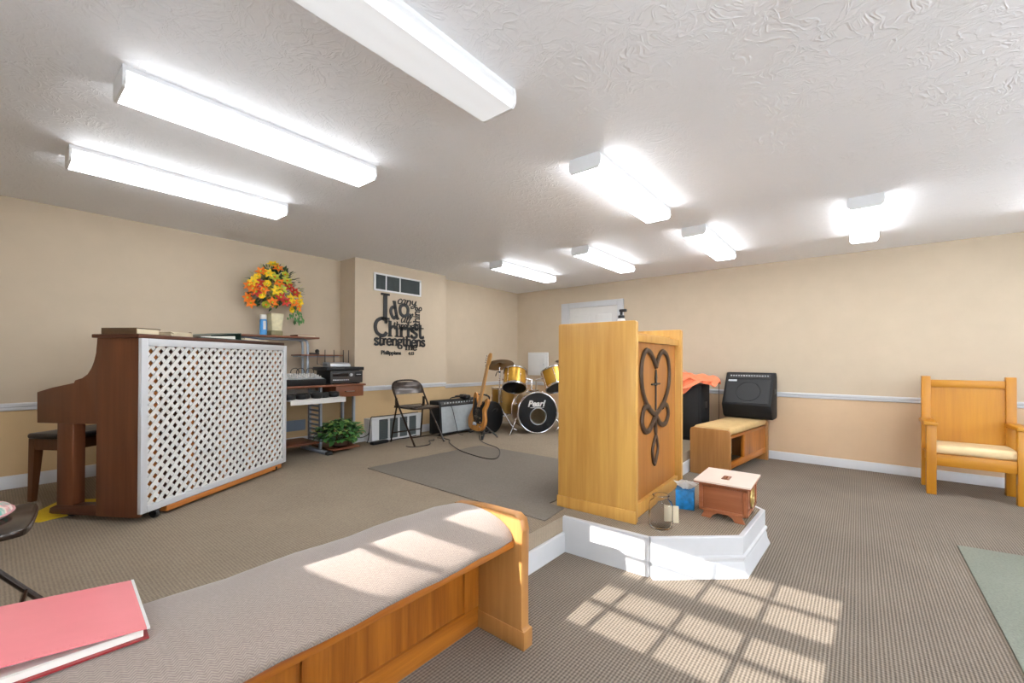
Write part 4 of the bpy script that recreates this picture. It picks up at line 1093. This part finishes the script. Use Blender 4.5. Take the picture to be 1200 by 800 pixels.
# iron heart with crossing ribbons
EM = lambda y, z: (.502, y-2.485, z-S)
em = MB()
def ribbon(mb, pts, r_=.0195): mb.tube(bez([EM(*p) for p in pts], 8), r_, 8, flat=.7, up=(1, 0, 0))
ribbon(em, [(2.985, 1.165), (3.03, 1.225), (3.09, 1.268), (3.17, 1.272), (3.25, 1.22), (3.285, 1.11), (3.255, 1.00), (3.16, .91), (3.06, .86), (2.965, .82), (2.90, .77), (2.84, .735), (2.765, .74), (2.71, .80), (2.735, .88), (2.79, .905), (2.85, .89)])
ribbon(em, [(2.985, 1.165), (2.93, 1.22), (2.86, 1.265), (2.775, 1.275), (2.71, 1.21), (2.695, 1.11), (2.725, 1.00), (2.80, .915), (2.89, .86), (2.985, .82), (3.05, .77), (3.11, .745), (3.19, .745), (3.255, .80), (3.235, .865), (3.18, .885), (3.12, .87)])
ribbon(em, [(2.955, .84), (2.975, .77), (2.985, .70), (2.94, .64), (2.91, .58), (2.93, .52), (2.96, .485), (3.0, .53), (3.025, .59), (3.005, .65), (2.975, .70), (2.96, .76)], .014)
emb = em.build('iron_heart', 'iron', lec)
b = MB()
b.tube([EM(2.98, .86), EM(2.98, 1.14)], .006, 6); b.tube([EM(2.895, 1.045), EM(3.06, 1.045)], .007, 6)
b.prism([(2.98-2.485-.018, 1.09-S), (2.98-2.485, 1.15-S), (2.98-2.485+.018, 1.09-S), (2.98-2.485, 1.03-S)], 0, .498, .508, .002)
b.ball(EM(2.98, 1.045), .016, .7, 1, 1); b.build('cross', 'charcoal', emb)
t = thing('pump_bottle', 'white pump bottle with black nozzle on top of the lectern', 'bottle', (-1.36, 2.95, S+1.178))
b = MB(); b.lathe([(.028, 0), (.031, .005), (.031, .105), (.022, .125)], None, 20); b.build('bottle_body', 'plastic_white', t)
b = MB(); b.lathe([(.020, .122), (.024, .125), (.024, .145), (.010, .150), (.010, .175)], None, 16); b.box(-.014, .040, -.011, .011, .172, .192, .004); b.build('pump', 'black', t)

# ------------------------------------------------------------------ things on the pulpit bay
t = thing('glass_jar', 'clear empty glass jar near the bay edge in front of the lectern', 'jar', (-.915, 2.535, S))
b = MB(); b.lathe([(.0, .004), (.055, .004), (.066, .014), (.068, .03), (.068, .135), (.062, .155), (.046, .168), (.042, .174), (.045, .188), (.049, .192), (.047, .195), (.042, .193), (.039, .176), (.043, .166), (.059, .152), (.0645, .134), (.0645, .032), (.060, .018), (.052, .012), (.0, .012)], None, 40, capa=False, capb=False)
b.build('jar_glass', 'glass', t, smooth=50)
b = MB(); b.box(-.042, .042, -.004, .004, 0, .10, .001, rot=Matrix.Rotation(-.12, 4, 'X')); o = b.build('cream_card', 'page', None, smooth=0); o.location = (-.895, 2.66, S); o.rotation_euler = (0, 0, .35)
tag(o, 'small cream card standing upright behind the glass jar', 'card')
t = thing('tissue_box', 'blue cube tissue box between the lectern and the offering box', 'tissue box', (-.915, 2.995, S), .25)
b = MB(); b.box(-.058, .058, -.058, .058, 0, .125, .003); b.build('carton', 'tissue_blue', t)
b = MB()
rnd = random.Random(3)
for k in range(5):
    a = k*1.3; vs = []
    for i in range(5):
        for j in range(4):
            u = (i-2)/2; v = j/3
            vs.append((math.cos(a)*u*.055*(.4+v)+math.sin(a)*.012*math.sin(3*u+k), math.sin(a)*u*.055*(.4+v)+math.cos(a)*.02*v, .122+v*.055*(1-.3*abs(u))+.006*math.sin(5*u+k)))
    b.add(vs, [(i*4+j, i*4+j+1, i*4+j+5, i*4+j+4) for i in range(4) for j in range(3)])
b.build('tissue', 'paper', t, smooth=60, recalc=False)
# offering box
t = thing('offering_box', 'reddish wooden offering box with cream slotted lid and gilt emblem', 'box', (-.662, 2.985, S), .025)
bx, by0, by1 = .135, -.10, .235
b = MB(); b.box(-bx, bx, by0, by1, .045, .218, .004); b.build('body', 'cherry', t)
b = MB()
for a, c, e, f_ in ((-bx, -bx+.022, .045, .218), (bx-.022, bx, .045, .218), (-bx, bx, .20, .218), (-bx, bx, .045, .062)): b.box(a, c, by0-.007, by0+.002, e, f_, .002)
for a, c, e, f_ in ((by0, by0+.022, .045, .218), (by1-.022, by1, .045, .218), (by0, by1, .20, .218), (by0, by1, .045, .062)): b.box(bx-.002, bx+.007, a, c, e, f_, .002)
b.build('frame', 'cherry', t)
foot = [(-.125, 0), (-.07, 0), (-.055, .022), (-.03, .036), (.03, .036), (.055, .022), (.07, 0), (.125, 0), (.11, .03), (.11, .046), (-.11, .046), (-.11, .03)]
for a, c in ((by0+.006, by0+.024), (by1-.024, by1-.006)):
    b = MB(); b.prism(foot, 1, a, c); b.build('foot', 'cherry', t, smooth=0)
b = MB(); b.box(-bx-.027, bx+.027, by0-.03, by1+.03, .218, .226, .002); b.build('lid_board', 'cherry', t)
b = MB()
lx, ly0, ly1 = bx+.026, by0-.029, by1+.029; sx0, sx1, sy0, sy1 = -.022, .022, -.015, .075
b.box(-lx, sx0, ly0, ly1, .2262, .236, .001); b.box(sx1, lx, ly0, ly1, .2262, .236, .001); b.box(sx0, sx1, ly0, sy0, .2262, .236); b.box(sx0, sx1, sy1, ly1, .2262, .236)
b.build('lid', 'cream', t, smooth=0)
b = MB()
for a, c, e, f_ in ((-.022, -.006, -.015, .075), (.006, .022, -.015, .075), (-.006, .006, -.015, .0), (-.006, .006, .06, .075)): b.box(a, c, e, f_, .2262, .240)
b.build('slot_plate', 'cherry', t, smooth=0)
b = MB(); b.box(-.006, .006, .0, .06, .2263, .2275); b.build('slot', 'dark', t, smooth=0)
b = MB(); X_ = bx+.006; zc_ = .13; yc_ = .0675
b.tube([(X_, yc_+.052*math.cos(a), zc_+.060*math.sin(a)) for a in [2*PI*k/28 for k in range(28)]], .005, 6, closed=True)
b.tube([(X_, yc_, zc_-.045), (X_, yc_, zc_+.05)], .006, 6); b.tube([(X_, yc_-.03, zc_+.018), (X_, yc_+.03, zc_+.018)], .006, 6)
b.tube(bez([(X_, yc_-.042, zc_-.02), (X_, yc_-.02, zc_-.045), (X_, yc_+.02, zc_-.045), (X_, yc_+.042, zc_-.02)]), .005, 6)
b.build('emblem', 'gold_emblem', t)

# ------------------------------------------------------------------ small oak bench, monitor, towel
bn = thing('pew_bench', 'short oak bench with tan cushion carrying a black monitor', 'bench', (-1.022, 4.785, 0), -.126)
bw, bl_, bh = .41, 1.29, .495
endp = [(-bw, 0), (0, 0), (0, bh-.03), (-.012, bh-.008), (-.03, bh), (-bw+.03, bh), (-bw+.008, bh-.010), (-bw, bh-.035)]
for y0 in (0, bl_-.045):
    b = MB(); b.prism(endp, 1, y0, y0+.045, .004); b.build('end_board', 'oak_end', bn)
b = MB(); b.box(-bw+.02, -.015, .045, bl_-.045, .40, .43, .004); b.build('seat_board', 'oak_pew_h', bn)
b = MB(); b.box(-.05, -.02, .045, bl_-.045, .085, .155, .004); b.build('bottom_rail', 'oak_pew_h', bn)
b = MB(); b.box(-.045, -.025, .50, bl_-.045, .155, .40); b.build('apron_panel', 'oak_pew', bn, smooth=0)
b = MB(); b.box(-.05, -.018, .47, .55, .155, .40, .003); b.build('stile', 'oak_pew', bn)
b = MB(); b.box(-bw+.01, -.008, .05, bl_-.05, .43, .512, .035, seg=4); b.build('cushion', 'tan_fabric', bn, smooth=60)
t = thing('stage_monitor', 'black wedge shaped keyboard amplifier on the tan bench cushion', 'amplifier', (-1.045, 5.90, .513), -.03)
prof = [(-.12, .03), (-.05, .0), (.17, .0), (.20, .03), (.20, .50), (.16, .555), (.045, .555), (-.19, .175)]
b = MB(); b.prism(prof, 0, -.265, .265, .012); b.build('cabinet', 'black_tolex', t)
fd = Vector((0, .235, .38)).normalized(); fn = Vector((0, -.38, .235)).normalized(); f0 = Vector((0, -.19, .175))
def facebox(mb, u0, u1, v0, v1, d0, d1):
    q = []
    for d in (d0, d1):
        for u, v in ((u0, v0), (u1, v0), (u1, v1), (u0, v1)): q.append(f0+Vector((u, 0, 0))+fd*v+fn*d)
    mb.add(q, [(3, 2, 1, 0), (4, 5, 6, 7), (0, 1, 5, 4), (1, 2, 6, 5), (2, 3, 7, 6), (3, 0, 4, 7)])
b = MB(); facebox(b, -.235, .235, .02, .345, .001, .008); b.build('speaker_grille', 'black', t, smooth=0)
b = MB(); facebox(b, -.225, .225, .365, .425, .001, .006); b.build('control_panel', 'charcoal', t, smooth=0)
b = MB(); b.ball((0, 0, 0), .011, 1, .7, .7, 10, 6); kn = b.build('knob', 'silver', t); p_ = f0+fd*.395+fn*.010
kn.location = p_+Vector((-.20, 0, 0))
for i in range(1, 15):
    q = kn.copy(); COL.objects.link(q); q.location = p_+Vector((-.20+i*.0286, 0, 0))
b = MB(); facebox(b, -.225, -.13, .315, .338, .008, .011); b.build('name_plate', 'silver', t, smooth=0)
b = MB(); R_ = .13
b.tube([f0+Vector((.01+R_*math.cos(a), 0, 0))+fd*(.18+R_*math.sin(a))+fn*.008 for a in [2*PI*k/36 for k in range(36)]], .004, 6, closed=True); b.build('speaker_ring', 'black_tolex', t)
for s in (-1, 1):
    b = MB(); b.box(s*.267-.004, s*.267+.004, -.0, .10, .30, .36, .003); b.build('side_handle', 'charcoal', t)
t = thing('speaker_cabinet', 'black speaker cabinet behind the tan bench, under the orange towel', 'speaker', (-1.80, 5.72, S))
b = MB(); b.box(-.30, .30, -.19, .19, .0, .70, .015); b.build('cabinet', 'black_tolex', t)
b = MB(); b.box(-.26, .26, -.198, -.19, .05, .65, .004); b.build('grille', 'black', t)
b = MB(); b.box(.30, .306, -.06, .06, .40, .48, .003); b.build('side_handle', 'charcoal', t)
# towel: bunched over the top and hanging a little down the front
b = MB(); NX, NV = 40, 30; vs = []
for i in range(NX+1):
    u = i/NX
    for j in range(NV+1):
        v = j/NV
        x = -.26+u*.70+.02*math.sin(v*6)
        fold = .022*math.sin(u*17+v*5)+.014*math.sin(u*31-v*8)+.010*math.sin(v*23+u*6)
        env = math.sin(PI*min(1, max(0, u*.96+.04)))**.35
        hump = .125*env*(1-.15*u)
        if v < .62:
            s_ = v/.62; y = .17-s_*.38; z = .715+hump*math.sin(PI*(.12+.78*s_))**.7+fold*.6
        else:
            s_ = (v-.62)/.38; dl = .20*max(.12, min(1, 2.0-2.3*u))+.025*math.sin(u*15); y = -.215-.02*s_+fold*.7; z = .715+hump*math.sin(PI*.9)**.7+fold*.6*(1-s_)-s_*dl
        if u > .80: z += (u-.80)*.25*math.sin(v*9)
        vs.append((x, y, z))
b.add(vs, [(i*(NV+1)+j, (i+1)*(NV+1)+j, (i+1)*(NV+1)+j+1, i*(NV+1)+j+1) for i in range(NX) for j in range(NV)])
bmesh.ops.recalc_face_normals(b.bm, faces=b.bm.faces[:]); bmesh.ops.solidify(b.bm, geom=b.bm.faces[:], thickness=.012)
o = b.build('towel', 'orange', smooth=70); o.location = (-1.80, 5.72, S)
tag(o, 'bunched bright orange towel draped over the black speaker', 'towel')
cord('hanging_cable', 'thin dark cable hanging between the speaker and the wedge amplifier', [(-1.42, 6.02, .93), (-1.40, 5.95, .95), (-1.395, 5.93, .75), (-1.40, 5.95, .5), (-1.43, 5.93, .25), (-1.41, 5.9, S+.006) if False else (-1.435, 5.93, .12), (-1.43, 5.95, .008)], .004)

# ------------------------------------------------------------------ oak armchair at the back wall
ch = thing('oak_armchair', 'heavy golden oak armchair with pale cushion against the back wall', 'chair', (.79, 5.66, 0), .01)
for s in (-1, 1):
    b = MB(); b.box(s*.277-.033, s*.277+.033, .150, .205, 0, 1.07, .004); b.build('back_post', 'oak_chair', ch)
    b = MB(); b.box(s*.277-.034, s*.277+.034, -.205, -.145, 0, .628, .004); b.build('front_leg', 'oak_chair', ch)
    b = MB(); b.box(s*.283-.048, s*.283+.048, -.225, .150, .628, .660, .006); b.build('armrest', 'oak_chair', ch)
    b = MB(); b.box(s*.277-.012, s*.277+.012, -.145, .150, .27, .365, .003); b.build('side_rail', 'oak_chair_h', ch)
b = MB(); b.box(-.244, .244, .160, .195, .965, 1.035, .004); b.build('top_rail', 'oak_chair_h', ch)
b = MB(); b.box(-.244, .244, .172, .190, .36, .966); b.build('back_panel', 'oak_chair', ch, smooth=0)
b = MB(); b.box(-.244, .244, -.195, -.160, .265, .370, .004); b.build('front_rail', 'oak_chair_h', ch)
b = MB(); b.box(-.244, .244, .16, .19, .27, .36, .004); b.build('rear_rail', 'oak_chair_h', ch)
b = MB(); b.box(-.30, .30, -.14, .168, .352, .368); b.build('seat_board', 'oak_chair_h', ch, smooth=0)
b = MB(); b.box(-.272, .272, -.19, .165, .370, .452, .034, seg=4); b.build('seat_cushion', 'beige_fabric', ch, smooth=60)
b = MB(); b.prism([(.495, 2.50), (1.30, 2.47), (1.36, 4.14), (.50, 4.02)], 2, 0, .010, .003)
tag(b.build('aisle_rug', 'rug'), 'sage green rug at the right edge of the ribbed carpet', 'rug')

# ------------------------------------------------------------------ front pew bench with red binder
fb = thing('altar_bench', 'long oak bench with herringbone cushion along the stage edge', 'bench', (-1.30, 1.466, 0))
# local: x across (front = +), y negative along the bench
endb = [(-.135, 0), (.216, 0), (.220, .075), (.206, .085), (.204, .30), (.208, .49), (.196, .535), (.165, .553), (-.05, .548), (-.20, .530), (-.235, .50), (-.24, .40), (-.24, .24), (-.135, .24)]
b = MB(); b.prism(endb, 1, -.052, 0, .004); eb = b.build('end_board', 'oak_end', fb)
b = MB(); b.box(-.13, .222, -.056, .004, 0, .078, .003); b.build('plinth', 'oak_end', eb)
b = MB(); b.prism(endb, 1, -2.62, -2.568, .004); b.build('end_board', 'oak_end', fb)
L0, L1 = -2.568, -.052
b = MB(); b.box(-.235, .165, L0, L1, .415, .442, .004); b.build('seat_board', 'oak_pew_h', fb)
b = MB(); b.box(-.065, -.040, L0, L1, .0, .095, .004); b.build('bottom_rail', 'oak_pew_h', fb)
ys = [L1, -.14, -.72, -1.30, -1.88, L0+.02]
for i, y in enumerate((-.095, -.80, -1.50, -2.20)):
    b = MB(); b.box(-.065, -.040, y-.045, y+.045, .095, .415, .003); b.build('stile', 'oak_pew', fb)
for a, c in ((-.755, -.14), (-1.455, -.845), (-2.155, -1.545), (L0, -2.245)):
    b = MB(); b.box(-.068, -.052, a, c, .09, .415); b.build('panel', 'oak_pew', fb, smooth=0)
# rounded cushion
cp = [(-.25, .445), (-.262, .475), (-.25, .515), (-.20, .54), (-.08, .553), (.02, .549), (.10, .530), (.155, .498), (.178, .465), (.172, .445)]
cp = [(v.x, v.y) for v in bez([(x, z, 0) for x, z in cp], 3)]
b = MB(); nS = 24; rings = []
for k in range(nS+1):
    y = L0+.004+(L1-L0-.008)*k/nS
    e = min(k, nS-k); sq = .90 if e == 0 else (.98 if e == 1 and False else 1)
    rings.append([b.bm.verts.new((x*sq, y, .445+(z-.445)*(.88 if e == 0 else 1)+.004*math.sin(k*1.7+x*9))) for x, z in cp])
for A, B_ in zip(rings, rings[1:]):
    for j in range(len(cp)-1): b.bm.faces.new((A[j], A[j+1], B_[j+1], B_[j]))
    b.bm.faces.new((A[-1], A[0], B_[0], B_[-1]))
b.bm.faces.new(rings[0]); b.bm.faces.new(rings[-1][::-1])
b.build('cushion', 'herring', fb, smooth=60)

t = thing('red_binder', 'red vinyl ring binder lying on the herringbone bench cushion', 'binder', (-1.455, .115, .556), -.07)
b = MB()
# local: y along the cover, wedge: thick spine at -y
top = [(-.155, .135), (.155, .135), (.155, -.15), (-.155, -.15)]
def wedge(mb, x0, x1, y0, y1, za, zb, th):
    q = [(x0, y0, za), (x1, y0, za), (x1, y1, zb), (x0, y1, zb)]
    mb.add(q+[(x, y, z+th) for x, y, z in q], [(3, 2, 1, 0), (4, 5, 6, 7), (0, 1, 5, 4), (1, 2, 6, 5), (2, 3, 7, 6), (3, 0, 4, 7)])
wedge(b, -.155, .155, -.15, .135, .052, .022, .004); b.build('front_cover', 'binder_red', t, smooth=0)
b = MB(); wedge(b, -.157, .157, -.152, .139, .0, .0, .004); b.build('back_cover', 'binder_dark', t, smooth=0)
b = MB(); b.box(-.155, .155, -.155, -.149, 0, .056, .002); b.build('spine', 'binder_red', t)
b = MB(); wedge(b, -.145, .147, -.14, .130, .0045, .0045, .014); wedge(b, -.140, .149, -.14, .128, .021, .0195, .002); b.build('pages', 'paper', t, smooth=0)
b = MB(); wedge(b, -.157, .157, .1352, .141, .022, .021, .0046); b.build('cover_edge', 'plastic_white', t, smooth=0)

# folding chair cut by the left edge of the frame
t = folding_chair('folding_chair', 'brown folding chair at the left edge of the picture, with a round patterned pad', (-2.31, -.105, S), PI/2-.12)
for c in t.children:
    if c.name.startswith('seat'): sb_ = c
t2 = thing('seat_pad', 'round pad in green and pink stripes on the left edge folding chair', 'cushion', (-2.35, -.115, S+.436), .3)
b = MB(); b.lathe([(.0, 0), (.14, .0), (.17, .008), (.178, .02), (.17, .034), (.12, .044), (.0, .048)], None, 36, capa=False, capb=False); b.build('cover', 'floral', t2, smooth=60)
b = MB(); b.tube([(.179*math.cos(2*PI*k/40), .179*math.sin(2*PI*k/40), .02) for k in range(40)], .004, 6, closed=True); b.build('piping', 'f_pink' if 'f_pink' in M else 'page', t2)

# ------------------------------------------------------------------ camera, light, view
cam = bpy.data.cameras.new('camera'); co = bpy.data.objects.new('camera', cam); COL.objects.link(co)
r = Vector((.77583864, .63092107, .0036079)); u = Vector((.000797279, -.00669874, .99997725)); f = Vector((-.63093088, .77581811, .00570016))
m = Matrix((r, u, -f)).transposed().to_4x4(); m.translation = (0, 0, 1.2084)
co.matrix_world = m
cam.sensor_width = 36; cam.lens = 499.76/1200*36; cam.shift_y = (419.25-400)/1200; cam.clip_start = .02
scene.camera = co

sun = bpy.data.lights.new('sun', 'SUN'); so = bpy.data.objects.new('sun', sun); COL.objects.link(so)
sd = Vector((.06, 1, -.512)).normalized()
so.rotation_euler = sd.to_track_quat('-Z', 'Y').to_euler(); so.location = (-2, -6, 5)
sun.energy = 11; sun.color = (1, .965, .91); sun.angle = math.radians(.3)

w = bpy.data.worlds.new('sky'); scene.world = w; w.use_nodes = True
bg = w.node_tree.nodes['Background']; bg.inputs['Color'].default_value = (.80, .89, 1, 1); bg.inputs['Strength'].default_value = 13.0

vs = scene.view_settings
vs.view_transform = 'Standard'; vs.look = 'None'; vs.gamma = 1; vs.use_curve_mapping = False; vs.exposure = 0.47
scene.cycles.use_denoising = True
scene.cycles.sample_clamp_direct = 0
scene.cycles.max_bounces = 8; scene.cycles.diffuse_bounces = 5; scene.cycles.transparent_max_bounces = 8
scene.cycles.sample_clamp_indirect = 6
